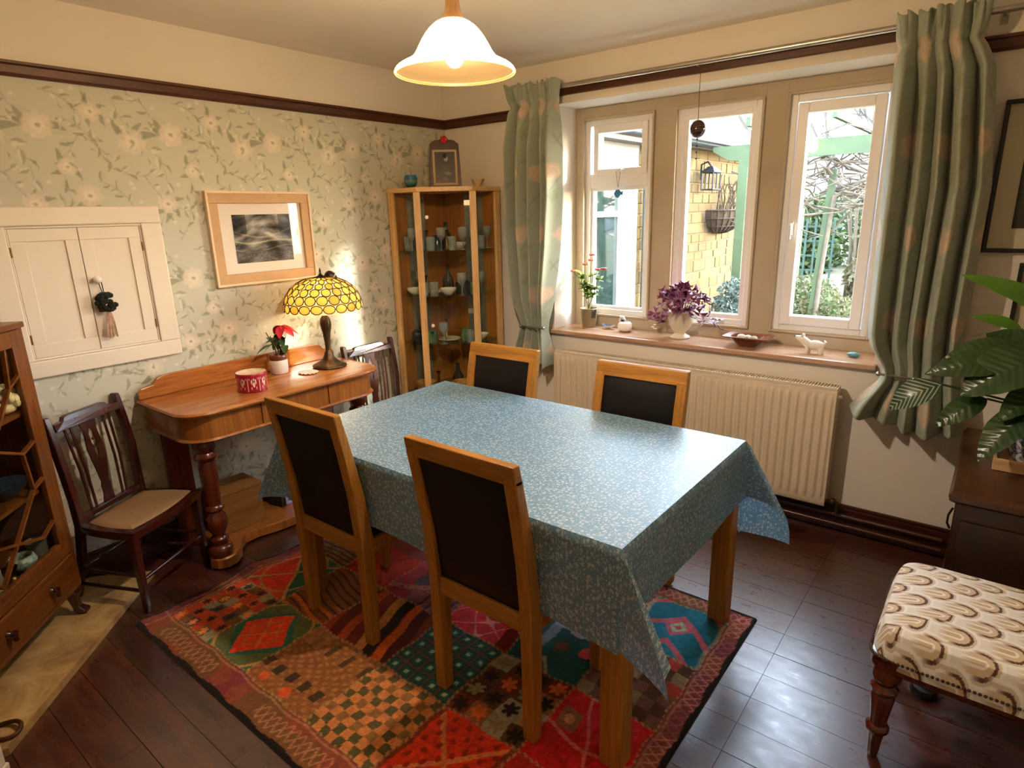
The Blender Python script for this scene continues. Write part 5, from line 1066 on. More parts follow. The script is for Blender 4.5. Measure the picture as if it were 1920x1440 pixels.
for k in range(88):
    a = R_.uniform(0, 6.28); rr = R_.uniform(.01, .185)*(1+.2*abs(math.cos(a))); h = .27-.9*max(0, rr-.07)+R_.uniform(-.045, .035)
    if rr > .14: h -= R_.uniform(0, .07)
    x_, y_ = rr*math.cos(a)*1.05, rr*math.sin(a)*.62; y_ = max(min(y_, .07), -.12)
    if abs(x_) < .085 and h < .165: h = .175
    stx.tube([(x_*.2, y_*.2, .14), (x_*.6, y_*.6, .16+(h-.14)*.7), (x_, y_, h)], .0013, 4)
    inst('leaf', trm, ur, (x_, y_, h), (R_.uniform(-.7, .7)+(.5 if y_ < 0 else 0), R_.uniform(-.7, .7)+.6*math.cos(a), R_.uniform(0, 6.28)), (R_.uniform(1.1, 1.75),)*3)
stx.build('stem', plain('oxalis_stem', '#a8848a', .6), ur, smooth=60)
fl_ = plain('pale_pink_petal', '#e8d2d4', .6)
for (x_, y_, z_) in ((-.14, -.05, .07), (-.155, -.04, .055), (-.13, -.06, .05)):
    b = M(); [b.ball((.006*math.cos(k*1.256), .006*math.sin(k*1.256), 0), (.005, .005, .003), 6, 5) for k in range(5)]; o = b.build('flower', fl_, ur, smooth=60); o.location = (x_, y_, z_)
# wooden bowl and pebbles
wbw = wood('bowl_wood', '#5b2f1c', '#8a4f33', .35, 0, 8, 6)
bo = thing('wooden_bowl', 'square-rimmed brown wooden bowl holding pebbles on the sill', 'bowl', (2.10, .10, ZS))
def rsq(r_, n=32, p_=5): return [(r_*math.copysign(abs(math.cos(a))**(2/p_), math.cos(a)), r_*.72*math.copysign(abs(math.sin(a))**(2/p_), math.sin(a))) for a in np.linspace(0, 2*PI, n+1)[:-1]]
M().ring_loft([[(x_, y_, z_) for x_, y_ in rsq(r_, 32, pw)] for r_, z_, pw in ((.045, 0, 2.5), (.065, .02, 3), (.085, .046, 4), (.118, .052, 9), (.118, .057, 9), (.085, .054, 4), (.064, .026, 3), (.045, .012, 2.5))]).build('body', wbw, bo, smooth=40)
R_ = random.Random(5)
for k, (x_, y_, r_, c_, nm) in enumerate(((-.035, .0, .02, '#d8cdbb', 'large pale'), (0, -.018, .016, '#8d9078', 'green-grey'), (.03, .005, .017, '#b8b3a2', 'light grey'), (-.005, .018, .017, '#e0d8c8', 'white'), (.042, -.014, .012, '#6f7468', 'small dark grey'), (-.052, -.012, .011, '#a8977c', 'small tan'))):
    tag(M().ball((0, 0, 0), (r_*1.2, r_, r_*.8), 12, 8).build('pebble', plain('pebble_%d' % k, c_, .6, var=.15, vscale=40), smooth=80), nm+' pebble lying in the square wooden bowl', 'pebble', 'pebbles in the wooden bowl').location = (2.10+x_, .10+y_, ZS+.026+r_*.8+.004)
# white animal figurine
fg = thing('animal_figurine', 'white china animal figurine with long snout standing on the sill', 'figurine', (2.43, .085, ZS)); 
b = M(); b.ball((.01, 0, .045), (.045, .024, .024), 16, 10); b.tube([(-.02, 0, .045), (-.045, -.004, .066), (-.062, -.006, .075), (-.085, -.01, .082)], [.022, .019, .015, .006], 10)
for x_, y_ in ((-.022, -.012), (-.018, .012), (.035, -.012), (.038, .012)): b.tube([(x_, y_, .04), (x_*1.1, y_, .0)], [.012, .009], 8)
b.tube([(.05, 0, .05), (.058, 0, .064), (.05, .004, .07)], [.01, .007, .004], 6); b.build('body', MT['china'], fg, smooth=60)
e = M(); e.ball((-.05, -.014, .086), (.008, .004, .012), 8, 6).ball((-.05, .008, .086), (.008, .004, .012), 8, 6); e.build('ear', MT['china'], fg, smooth=60)
M().ball((-.087, -.010, .083), .004, 8, 6).build('nose', MT['black'], fg, smooth=60)
tag(M().ball((0, 0, .013), (.030, .02, .013), 18, 10).build('stone', plain('teal_stone', '#5f9a9c', .45, var=.2, vscale=30), smooth=80), 'smooth flat teal stone at right end of the sill', 'stone').location = (2.615, .10, ZS)
# hanging ornaments
hb = thing('hanging_bauble', 'striped glass bauble hanging on a thread from the curtain pole', 'ornament', (1.838, -.10, 2.277))
mb, nt, p = newmat('striped_glass'); v = mapped(nt, (1, 1, 1)); wv = N(nt, 'TexWave'); wv.bands_direction = 'Z'; wv.inputs['Scale'].default_value = 12; wv.inputs['Distortion'].default_value = 3; nt.links.new(v, wv.inputs[0]); nt.links.new(ramp(nt, wv.outputs['Fac'], [(.2, lin('#2d211b')), (.5, lin('#5a4a2c')), (.8, lin('#45233a'))]), p.inputs['Base Color']); p.inputs['Roughness'].default_value = .12
M().ball((0, 0, -.29), (.038, .038, .042), 20, 14).build('ball', mb, hb, smooth=80)
M().tube([(0, 0, 0), (0, 0, -.25)], .0015, 5).tube([(0, 0, -.33), (.002, 0, -.43)], .0012, 5).build('thread', MT['bronze'], hb, smooth=60)
b = M(); [b.ball((0, 0, z_), .005, 8, 6) for z_ in (-.338, -.37, -.40, -.43)]; each(b, 'bead', MT['bronze'], hb, smooth=60)
fo_ = thing('hanging_fish', 'small blue glass fish hanging from the vent catch by a cord', 'ornament', (1.22, .222, 1.832))
M().tube([(-.014, 0, 0), (-.004, 0, -.07), (0, 0, -.092)], .0016, 5).tube([(.014, 0, 0), (.004, 0, -.07), (0, 0, -.092)], .0016, 5).build('cord', plain('brown_cord', '#8d7c5e', .8), fo_, smooth=60)
M().ring_loft([[(x_, y_, z_) for x_, z_ in ((-.028, -.125), (-.012, -.105), (.006, -.102), (.024, -.118), (.036, -.108), (.034, -.142), (.022, -.132), (.004, -.152), (-.014, -.148))] for y_ in (-.004, .004)]).build('fish', plain('blue_fused_glass', '#3d86b8', .15, spec=.7, var=.2, vscale=20), fo_, bevel=.002)

# ------------------------------------------------------------------ pictures on the right of the window
for nm, x0, x1, z0, z1, lb_, dx0, dz0, dz1, sh_c in (('a', 3.052, 3.60, 1.402, 1.982, 'large black framed print with white mount right of the curtain', .085, .095, .42, '#191210'),
                                               ('b', 3.185, 3.60, .93, 1.362, 'lower black framed picture partly behind the leafy plant', .08, .08, .3, '#4a4038')):
    o = thing('framed_picture', lb_, 'picture', (x0, -.003, z0)); W_, H_ = x1-x0, z1-z0
    fb = M()
    for (a, b, c, d) in ((0, W_, 0, .016), (0, W_, H_-.016, H_), (0, .016, .016, H_-.016), (W_-.016, W_, .016, H_-.016)): fb.bx(a, b, -.028, 0, c, d)
    fb.build('frame', MT['black'], o, bevel=.002)
    M().bx(.012, W_-.012, -.008, -.001, .012, H_-.012).build('mount', plain('white_mount_'+nm, '#cfc0ac', .8, var=.02), o)
    M().bx(dx0, W_-dx0, -.0105, -.008, dz0, dz1).build('print', plain('dark_print_'+nm, sh_c, .6, var=.3, vscale=6), o)
    M().bx(.014, W_-.014, -.016, -.014, .014, H_-.014).build('glazing', MT['cabglass'], o)

# ------------------------------------------------------------------ oak chest
ch = thing('oak_chest', 'dark oak chest with moulded lid at the right under the leafy plant', 'chest', (3.125, -.42, 0))
M().bx(0, .55, -.375, .385, .05, .60).build('body', MT['chest'], ch, bevel=.004)
M().bx(.02, .53, -.385, -.375, .12, .54).build('end_panel', MT['chest'], ch, bevel=.003)
M().bx(-.010, .56, -.385, .390, .0, .07).build('plinth', MT['chest'], ch, bevel=.006)
loftpoly([([(-.002, -.378), (.552, -.378), (.552, .392), (-.002, .392)], .60), ([(-.018, -.396), (.568, -.396), (.568, .396), (-.018, .396)], .612), ([(-.022, -.40), (.572, -.40), (.572, .398), (-.022, .398)], .632), ([(-.012, -.39), (.56, -.39), (.56, .392), (-.012, .392)], .648), ([(.02, -.36), (.53, -.36), (.53, .37), (.02, .37)], .656)]).build('lid', wood('chest_lid', '#2e1609', '#5a3216', .28, 1, 6, 10, coat=.25), ch, smooth=25)
M().tube([(-.004, -.33, .56), (-.014, -.33, .53), (-.014, -.33, .50), (-.004, -.33, .48)], .004, 6).build('hasp', MT['black'], ch, smooth=60)
# wooden tray, pot and plant
ty = thing('wooden_tray', 'shallow pale slatted wooden tray under the blue and white pot', 'tray', (3.34, -.42, .657))
tw = wood('pale_pine', '#b48a58', '#dcb988', .6, 0, 7, 10)
for (a, b, c, d) in ((-.13, .13, -.125, -.115), (-.13, .13, .115, .125), (-.13, -.12, -.115, .115), (.12, .13, -.115, .115)): M().bx(a, b, c, d, 0, .045).build('side', tw, ty, bevel=.002)
M().bx(-.12, .12, -.115, .115, 0, .006).build('base', tw, ty)
pt_ = thing('potted_peace_lily', 'big glossy dark green leafy plant in blue and white pot on the oak chest', 'plant', (3.34, -.42, .664))
mbw, nt, p = newmat('blue_white_china'); v = mapped(nt); n_ = noise_tex(nt, v, 22, 3, .6, 1.5); nt.links.new(ramp(nt, n_, [(.44, lin('#c9c8c4')), (.5, lin('#6a7390')), (.56, lin('#26304f')), (.66, lin('#b9bac0'))]), p.inputs['Base Color']); p.inputs['Roughness'].default_value = .2
M().lathe([(.001, 0), (.07, 0), (.085, .02), (.10, .07), (.105, .12), (.098, .16), (.092, .175), (.098, .185), (.09, .187), (.085, .17), (.001, .15)], 32).build('pot', mbw, pt_, smooth=50)
M().lathe([(.001, .155), (.086, .155), (.001, .165)], 18, cap=False).build('soil', MT['soil'], pt_)
mlf, nt, p = newmat('glossy_leaf'); v = mapped(nt, (1, 1, 1)); nt.links.new(ramp(nt, noise_tex(nt, v, 7, 3), [(.3, lin('#172a12')), (.7, lin('#2f4a1e'))]), p.inputs['Base Color']); p.inputs['Roughness'].default_value = .28
sp_ = N(nt, 'SeparateXYZ'); nt.links.new(v, sp_.inputs[0]); wv = math_(nt, 'SINE', math_(nt, 'ADD', math_(nt, 'MULTIPLY', sp_.outputs[1], 260), math_(nt, 'MULTIPLY', math_(nt, 'ABSOLUTE', sp_.outputs[0]), -150))); bump(nt, p, wv, .25, .003)
mcl, nt, p = newmat('striped_leaf'); v = mapped(nt); sp_ = N(nt, 'SeparateXYZ'); nt.links.new(v, sp_.inputs[0]); wv = math_(nt, 'SINE', math_(nt, 'ADD', math_(nt, 'MULTIPLY', sp_.outputs[1], 330), math_(nt, 'MULTIPLY', math_(nt, 'ABSOLUTE', sp_.outputs[0]), -330))); nt.links.new(ramp(nt, wv, [(.3, lin('#1f331f')), (.95, lin('#8fa189'))]), p.inputs['Base Color']); p.inputs['Roughness'].default_value = .3
mll = plain('lime_leaf', '#4d7a1f', .35, var=.2, vscale=15)
petm = plain('leaf_stalk', '#2f4420', .5)
def big_leaf(base, tip, W_, mat, roll=0., droop=.12, cup=.2):
    base, tip = Vector(base), Vector(tip); L_ = (tip-base).length; d = (tip-base).normalized(); up = Vector((0, 0, 1)); sd = d.cross(up).normalized(); nn_ = sd.cross(d).normalized()
    n2 = Vector((roll*.5, -.8, .55)); n2 = (n2-d*n2.dot(d)).normalized(); sd2 = d.cross(n2).normalized(); W_ = W_*1.15
    mm = M()
    def f(u, v):
        wd = W_*math.sin(PI*min(1, max(0, v))**.85)**.8*(1-.1*v); return ((u-.5)*2*wd, L_*v, cup*wd*abs(2*u-1)**1.5+droop*L_*math.sin(PI*v)+.03*W_*math.sin(v*26)*abs(2*u-1))
    mm.grid(f, 8, 18); o = mm.build('leaf', mat, pt_, smooth=80)
    o.matrix_local = Matrix(((sd2.x, d.x, n2.x, base.x), (sd2.y, d.y, n2.y, base.y), (sd2.z, d.z, n2.z, base.z), (0, 0, 0, 1))); return o
def stalk(pts, r=.004): M().tube(pts, r, 7).build('stalk', petm, pt_, smooth=60)
LV = [  # world-space base, tip, width, material, roll, droop
 ((3.32, -.42, 1.20), (3.02, -.50, 1.352), .035, mll, .9, .10), ((3.24, -.48, 1.10), (2.995, -.5, 1.02), .05, mlf, .1, .10), ((3.24, -.50, 1.06), (2.96, -.56, .985), .05, mlf, -.2, .10),
 ((3.02, -.56, .955), (2.868, -.58, .838), .05, mcl, -.5, .12), ((3.30, -.52, 1.10), (3.08, -.60, .93), .085, mlf, -.7, .06), ((3.16, -.55, .92), (3.02, -.60, .80), .04, mlf, -.3, .1),
 ((3.30, -.55, .92), (3.165, -.66, .715), .055, mlf, -.9, .08), ((3.34, -.40, 1.12), (3.22, -.36, 1.24), .045, mlf, .6, .08), ((3.34, -.5, 1.0), (3.20, -.62, .86), .05, mlf, -.6, .08),
 ((3.38, -.45, 1.05), (3.56, -.55, 1.20), .06, mlf, .3, .1), ((3.40, -.40, 1.0), (3.60, -.30, 1.02), .06, mlf, 0, .12), ((3.30, -.36, 1.05), (3.12, -.22, 1.10), .05, mlf, .3, .1), ((3.36, -.56, .98), (3.33, -.74, .80), .055, mlf, -.8, .08),
 ((3.22, -.42, 1.16), (3.07, -.46, 1.20), .02, mll, .7, .08), ((3.38, -.52, .95), (3.46, -.68, .84), .05, mlf, .2, .1)]
for b_, t_, w_, mt_, ro, dr in LV:
    o_ = Vector((3.34, -.42, .664)); big_leaf(Vector(b_)-o_, Vector(t_)-o_, w_, mt_, ro, dr); q_ = Vector(b_)-o_; stalk([(0, 0, .155), (q_.x*.35, q_.y*.35, .16+(q_.z-.16)*.6), tuple(q_)])

# ------------------------------------------------------------------ upholstered stool
so = thing('upholstered_stool', 'stool with arch-patterned cream cushion and turned mahogany legs at lower right', 'stool', (3.26, -1.225, 0))
SX, SY = .265, .255
nu, nv = 300, 300; u, v = uvgrid(nu, nv); U = 2*u-1; V = 2*v-1
def sq(a): return np.sign(a)*np.abs(a)
ang_ = np.arctan2(V, U); mxr = np.maximum(np.abs(U), np.abs(V)); 
# square-to-rounded-square mapping with sides dropping down
pn = 7; rn = (np.abs(U)**pn+np.abs(V)**pn)**(1/pn); k_ = np.where(rn > 1e-6, mxr/np.maximum(rn, 1e-6), 1)
tt = mxr; flat = np.clip(tt/.80, 0, 1); side = np.clip((tt-.80)/.20, 0, 1)
dirx = U*k_/np.maximum(tt, 1e-6); diry = V*k_/np.maximum(tt, 1e-6)
rad = flat*(.93+.07*np.sin(side*PI/2)); X = SX*dirx*rad; Y = SY*diry*rad
Z = .47-.030*flat**3-.10*np.clip((side-.0), 0, 1)**1.1; Z = np.where(side > .85, np.minimum(Z, .362), Z)
def arch_print(n=500):
    uu, vv_ = np.meshgrid(np.linspace(0, 1, n), np.linspace(0, 1, n)); img = np.ones((n, n, 3))*rgb('#ddd3bd'); cx, cy = 7.0, 8.4
    sx_ = uu*cx; row = np.floor(vv_*cy)
    X_ = uu*7.2; Yv = vv_*8.2
    for off in range(2):
        # arches open towards -u and rounded at +u, staggered in alternate rows
        r_ = np.floor(Yv-.0) if off == 0 else np.floor(Yv+.5); a = ((X_+(.5 if off else 0)) % 1)
        b = (Yv-r_-.5) if off == 0 else (Yv+.5-r_-.5)
        if off == 1: pass
        d = np.where(a > .42, np.hypot((a-.42)*1.0, b*1.05), np.abs(b)*1.05); on = (a > .02)
        fade = np.clip((a-.05)/.3, 0, 1)
        for d0, d1, c_, al in ((.0, .07, '#b79f7c', .9), (.07, .13, '#e4dac4', 1), (.13, .23, '#c4aa86', .9), (.23, .30, '#bda78a', 1), (.30, .375, '#553526', 1), (.375, .43, '#e8dfcc', 1)):
            kk = ((d >= d0) & (d < d1) & on)[..., None]*al*((np.clip((a-.25)/.3, 0, 1)[..., None]) if c_ == '#553526' else fade[..., None]); img = img*(1-kk)+rgb(c_)*kk
        break
    return img
def arch2(n=520):
    uu, vv_ = np.meshgrid(np.linspace(0, 1, n), np.linspace(0, 1, n)); img = np.ones((n, n, 3))*rgb('#dad6cc'); NX, NY = 5.3, 9.4
    for s in (0, 1):
        X_ = uu*NX+.5*s; Yv = (vv_*NY+s)/2; a = (X_ % 1); b = ((Yv % 1)-.5)*2*NX/NY*1.02
        aa = (a-.55); d = np.where(aa > 0, np.hypot(aa, b), np.abs(b)); on = (a > .12) & (d < .42)
        fade = np.clip((a-.12)/.22, 0, 1); fd = np.clip((a-.35)/.2, 0, 1)
        for d0, d1, c_, al, ff in ((.0, .06, '#b79f7c', .9, fade), (.06, .11, '#e2ded4', 1, fade), (.11, .22, '#c6ad8b', .9, fade), (.22, .29, '#5a3a2a', 1, fd), (.29, .35, '#c2b194', .8, fade), (.35, .42, '#e4e1da', 1, fade)):
            kk = ((d >= d0) & (d < d1) & on)[..., None]*al*ff[..., None]; img = img*(1-kk)+rgb(c_)*kk
    return img
o = gridmesh('cushion', np.stack([X, Y, Z], -1), vcol('arch_fabric', .85, .2, sheen=.2, bumpy=.2, bscale=400), smooth=True, parent=so); painted(o, arch2(), 0, 0, (u.ravel(), v.ravel()))
def rrect(hx_, hy_, r_, n=6):
    p_ = []
    for cx, cy, a0 in ((hx_-r_, hy_-r_, 0), (-hx_+r_, hy_-r_, PI/2), (-hx_+r_, -hy_+r_, PI), (hx_-r_, -hy_+r_, 1.5*PI)):
        for k in range(n+1): a = a0+PI/2*k/n; p_.append((cx+r_*math.cos(a), cy+r_*math.sin(a)))
    return p_
loftpoly([(rrect(SX-.012, SY-.012, .05), .315), (rrect(SX-.004, SY-.004, .05), .325), (rrect(SX-.004, SY-.004, .05), .362), (rrect(SX-.03, SY-.03, .04), .368)]).build('seat_rail', MT['dkleg'], so, smooth=30)
nl = M(); pr = rrect(SX-.001, SY-.001, .05, 14); pts = []
for i in range(len(pr)):
    a, b = Vector(pr[i]), Vector(pr[(i+1) % len(pr)]); n_ = max(1, int((b-a).length/.0115)); pts += [a.lerp(b, k/n_) for k in range(n_)]
for q_ in pts: nl.ball((q_.x, q_.y, .364), .0048, 6, 4)
o = nl.build('nail_trim', plain('antique_nail', '#4d3826', .45, metal=.6), so, smooth=60); o['kind'] = 'stuff'
tp_ = [(.001, 0), (.013, 0), (.016, .01), (.019, .05), (.023, .085), (.026, .092), (.034, .10), (.034, .112), (.024, .12), (.026, .15), (.032, .20), (.034, .222), (.028, .23), (.038, .24), (.04, .25), (.03, .26), (.028, .266), (.04, .282), (.043, .297), (.036, .315), (.034, .33), (.001, .33)]
lm2 = M().lathe([(r_*.92, z_) for r_, z_ in tp_], 20).mesh('leg', MT['dkleg'], 50)
for sx in (-1, 1):
    for sy in (-1, 1): o = inst('leg', lm2, so, (sx*(SX-.045), sy*(SY-.045), .0008), (-sy*.02, sx*.02*-1, 0))
o = thing('dark_bun', 'small black rounded object with its highlight as an added pale cap on the floor behind the stool leg', 'object', (3.135, -1.06, 0)); M().lathe([(.001, 0), (.036, 0), (.042, .012), (.036, .03), (.001, .036)], 18).build('body', MT['black'], o, smooth=50); M().lathe([(.001, .036), (.016, .036), (.014, .043), (.001, .045)], 14).build('top', MT['steel'], o, smooth=50)  # the pale steel cap is an added stand-in for a highlight
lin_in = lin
def lin(c): return tuple(.17*v for v in lin_in(c)[:3])+(1,)     # outdoor colours all scaled down to offset overexposure under the bright sky
# ------------------------------------------------------------------ garden outside the window
gm, nt, p = newmat('garden_ground'); v = mapped(nt); n_ = noise_tex(nt, v, 2.2, 6, .7); nt.links.new(ramp(nt, n_, [(.3, lin('#93a35c')), (.5, lin('#c4ba8c')), (.7, lin('#dccfa8'))]), p.inputs['Base Color']); p.inputs['Roughness'].default_value = .95; bump(nt, p, noise_tex(nt, v, 14, 4), .6, .05)
g = M(); R_ = random.Random(3)
g.grid(lambda u, v: (-14+34*u, .42+30*v, -.10+.35*min(1, max(0, (30*v-3)/9))+.05*noise.noise(Vector((u*20, v*20, 0)))), 60, 60)
tag(g.build('ground', gm, smooth=80), 'rough winter garden ground with grass and dead leaves beyond the window', 'ground', kind='structure')
hl = M(); hl.grid(lambda u, v: (-45+75*u, 42+40*v, -.2+(9.5-6.5*u+1.2*noise.noise(Vector((u*9, v*3, 2))))*math.sin(v*PI/2)**.7), 40, 10)
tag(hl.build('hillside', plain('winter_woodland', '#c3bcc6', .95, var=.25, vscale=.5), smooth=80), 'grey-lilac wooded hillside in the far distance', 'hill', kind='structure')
# wing of the house: white rendered part with its own window, then stone
hw = thing('house_wing', 'wing of the house outside, white rendered near end and honey stone far end', 'building', (-.03, 0, 0))
rend = plain('white_render', '#ece6da', .85, var=.03, bumpy=.1); 
r = M(); r.bx(-.25, 0, .45, 2.0, -.1, 2.26).bx(-.25, 0, 2.58, 2.92, -.1, 2.26).bx(-.25, 0, 2.0, 2.58, -.1, .5).bx(-.25, 0, 2.0, 2.58, 1.88, 2.26)
r.build('white_wall', rend, hw)
fw = M()
for (a, b, c, d) in ((2.0, 2.58, .5, .55), (2.0, 2.58, 1.83, 1.88), (2.0, 2.05, .55, 1.83), (2.53, 2.58, .55, 1.83), (2.05, 2.53, 1.55, 1.6)): fw.bx(-.06, .02, a, b, c, d)
wfo = fw.build('window_frame', MT['upvc'], hw, bevel=.004)
dkp = plain('dark_window_glass', '#3b5550', .05, spec=.9, var=.4, vscale=6)
M().bx(-.03, -.02, 2.05, 2.53, .55, 1.55).build('pane', dkp, wfo); M().bx(-.03, -.02, 2.05, 2.53, 1.6, 1.83).build('pane', dkp, wfo)
M().bx(-.05, .14, .45, 2.96, 2.255, 2.32).build('fascia', plain('pink_fascia', '#b59a86', .7, var=.05), hw)
M().tube([(.15, .45, 2.345), (.15, 7.1, 2.345)], .045, 10).build('gutter', plain('grey_gutter', '#4a525a', .4), hw, smooth=60)
M().tube([(.06, 3.0, 2.3), (.06, 3.0, 0)], .035, 12).build('downpipe', plain('pale_blue_pipe', '#9fb4ba', .4), hw, smooth=60)
M().bx(-.25, -.012, 2.92, 7.0, -.1, 2.32).build('wall_core', plain('lime_mortar', '#cfb27a', .95, var=.1), hw)
sm_ = []
for k, c_ in enumerate(('#c49a48', '#d0a95a', '#b88e42', '#caa155', '#bf9b5c')): sm_.append(plain('honey_stone_%d' % k, c_, .9, var=.18, vscale=9, bumpy=.5, bscale=25))
R_ = random.Random(9); z = -.05; pool = []
while z < 2.28:
    h = R_.uniform(.10, .16); h = min(h, 2.31-z) if z+h > 2.2 else h; y = 2.93-R_.uniform(0, .1)
    while y < 6.98:
        L_ = R_.uniform(.16, .42); y1 = min(y+L_, 7.0); ya = max(y, 2.925)
        if y1-ya > .05:
            hx_, hy_ = (y1-ya-.014)/2, (h-.014)/2; d = R_.uniform(.004, .016)
            me = M().ring_loft([[(0, -hx_, -hy_), (0, hx_, -hy_), (0, hx_, hy_), (0, -hx_, hy_)], [(d, -hx_*.95, -hy_*.88), (d, hx_*.96, -hy_*.9), (d, hx_*.95, hy_*.9), (d, -hx_*.96, hy_*.86)]]).mesh('stone', sm_[R_.randrange(5)])
            inst('stone', me, hw, (-.012, (ya+y1)/2, z+h/2))
        y = y1
    z += h
# stone slate roof of the wing, rising away from the courtyard with a hip at the far end
rfm = [plain('roof_slate_%d' % k, c_, .9, var=.15, vscale=7, bumpy=.4, bscale=20) for k, c_ in enumerate(('#5f563e', '#554b35', '#675e47'))]
rf = M().add([(.16, .42, 2.34), (.16, 7.12, 2.34), (-2.6, 7.12, 4.4), (-2.6, .42, 4.4)], [(0, 1, 2, 3)]).add([(.16, 7.10, 2.30), (-2.6, 7.10, 2.30), (-2.6, 7.10, 4.38)], [(0, 1, 2)]).build('roof', plain('roof_base', '#8c7a58', .95, var=.1), hw)
for row in range(13):
    s = row*.2; y = 2.4+R_.uniform(0, .3)
    while y < 7.1:
        L_ = R_.uniform(.25, .5); y1 = min(y+L_, 7.17)
        if y1-y > .02:
            me = M().bx(0, .27, 0, y1-y-.008, 0, .022).mesh('roof_slate', rfm[R_.randrange(3)])
            o = inst('roof_slate', me, rf, (.20-s*.80, y, 2.335+s*.60+.012), (0, PI+math.radians(36.7)+.05, 0)); o.scale = (1, 1, -1)
        y = y1
# lantern and hay-rack basket on the stone wall
ln_ = thing('wall_lantern', 'black iron lantern bracket on the sunny stone wall outside', 'lantern', (.0, 4.53, 1.83)); bk_m = plain('black_iron', '#26282c', .5)
cg = M()
for (x_, y_) in ((.06, -.12), (.06, .12), (.20, -.12), (.20, .12), (.06, 0), (.20, 0)): cg.tube([(x_, y_, 0), (x_, y_, .2)], .009, 6)
for z_ in (0, .2): cg.tube([(.06, -.12, z_), (.20, -.12, z_), (.20, .12, z_), (.06, .12, z_)], .009, 6, closed=True)
cg.build('cage', bk_m, ln_, smooth=40); M().ring_loft([[(.13+a*.09, b*.14, .2) for a, b in ((-1, -1), (1, -1), (1, 1), (-1, 1))], [(.13+a*.03, b*.04, .27) for a, b in ((-1, -1), (1, -1), (1, 1), (-1, 1))]]).build('hood', bk_m, ln_); M().tube([(.0, 0, .12), (.0, 0, .30), (.08, 0, .33), (.13, 0, .27)], .012, 6).build('bracket', bk_m, ln_, smooth=60)
hbk = thing('wall_basket', 'half-round wire wall basket with dry twigs on the stone wall outside', 'basket', (.0, 5.28, 1.58)); rw = plain('rusty_wire', '#5b4032', .8, var=.2)
b = M(); HB = .52
for k in range(13):
    a = PI*k/12; y_ = -HB*math.cos(a); b.tube([(.26*math.sin(a)*math.cos(t), y_*math.cos(t)**.6, -.30*math.sin(t)) for t in np.linspace(0, PI/2, 7)], .009, 5)
for t in (0, .35, .75): b.tube([(.26*math.sin(a)*math.cos(t), -HB*math.cos(a)*math.cos(t)**.6, -.30*math.sin(t)) for a in np.linspace(0, PI, 15)], .010, 5)
b.build('wire_frame', rw, hbk, smooth=60)
M().grid(lambda u, v: (.24*math.sin(PI*u)*math.cos(v*1.5), -HB*.97*math.cos(PI*u)*math.cos(v*1.5)**.6, -.29*math.sin(v*1.5)-.01), 16, 8).build('coir_liner', plain('coir', '#8a6a48', .95, var=.3, vscale=30, bumpy=.6), hbk, smooth=80)
R_ = random.Random(6); tw_ = M()
for k in range(26):
    x_, y_ = R_.uniform(.03, .2), R_.uniform(-.42, .42); p_ = [(x_, y_, -.05)]
    for j in range(4): p_.append((p_[-1][0]+R_.uniform(-.04, .05), p_[-1][1]+R_.uniform(-.06, .06), p_[-1][2]+R_.uniform(.06, .14)))
    tw_.tube(p_, .006, 4)
tw_.build('twigs', plain('dry_twig', '#7d6550', .9), hbk)
# green pergola
pgm = plain('sage_timber', '#8fab72', .75, var=.12, vscale=6)
pg = thing('pergola', 'sage green painted timber pergola outside the window', 'pergola', (0, 0, 0))
def pbeam(nm, *a): M().bx(*a).build(nm, pgm, pg, bevel=.004)
M().ring_loft([[(x_, y_, z_) for x_, z_ in ((.17, 2.26), (.36, 2.15), (.55, 2.13), (4.6, 2.13), (4.6, 2.31), (.17, 2.31))] for y_ in (4.44, 4.5)]).build('beam', pgm, pg)
pbeam('post', .50, .61, 4.40, 4.51, -.1, 2.14)
pbeam('post', 2.9, 3.0, 4.40, 4.51, -.1, 2.14)
M().bar((1.36, 4.75, -.1), (1.46, 4.75, 2.0), .075, .075).build('post', pgm, pg)
pbeam('beam', .3, 4.6, 6.9, 6.96, 2.30, 2.48)
for x_ in (.62, 1.5, 2.4, 3.3): pbeam('rafter', x_, x_+.05, 4.2, 7.2, 2.48, 2.58)
pbeam('post', .55, .65, 6.88, 6.98, -.05, 2.30); pbeam('post', 3.2, 3.3, 6.88, 6.98, -.05, 2.3)
# bare climbing branches
def tree(name, label, base, h, seed, mat, levels=4, spread=.6, r0=.05, ln=None):
    R = random.Random(seed); mm = M()
    def br(p_, d, L_, r_, lv):
        pts = [p_]; q_ = p_; dd = d
        for k in range(4):
            dd = (dd+Vector((R.uniform(-1, 1), R.uniform(-1, 1), R.uniform(-.5, .7)))*.22).normalized(); q_ = q_+dd*L_/4; pts.append(q_)
        mm.tube(pts, [r_, r_*.9, r_*.8, r_*.7, r_*.6], 5 if lv > 1 else 4, cap=False)
        if lv:
            for k in range(R.randint(3, 4)):
                nd = (dd+Vector((R.uniform(-1, 1), R.uniform(-1, 1), R.uniform(-.4, .9)))*spread*1.3).normalized(); br(pts[R.randint(2, 4)], nd, L_*R.uniform(.6, .85), r_*.55, lv-1)
    br(Vector(base), Vector((0, 0, 1)), h, r0, levels); return tag(mm.build(name, mat, smooth=60), label, 'tree')
brm = plain('bark', '#a39284', .95, var=.2, vscale=20); brm2 = plain('pale_bark', '#a39483', .95, var=.2, vscale=20)
tree('bare_tree', 'bare winter tree beyond the pergola seen in the right window', (.2, 13.5, 0), 2.6, 5, brm, 5, .62, .12)
tree('bare_tree', 'bare pale-branched tree rising behind the stone roof', (-2.2, 14.5, 0), 3.0, 11, brm2, 5, .62, .13)
tree('bare_tree', 'farthest bare tree at the right end of the garden', (2.6, 16.5, 0), 2.8, 17, brm, 5, .6, .12)
vn = M(); R_ = random.Random(31)
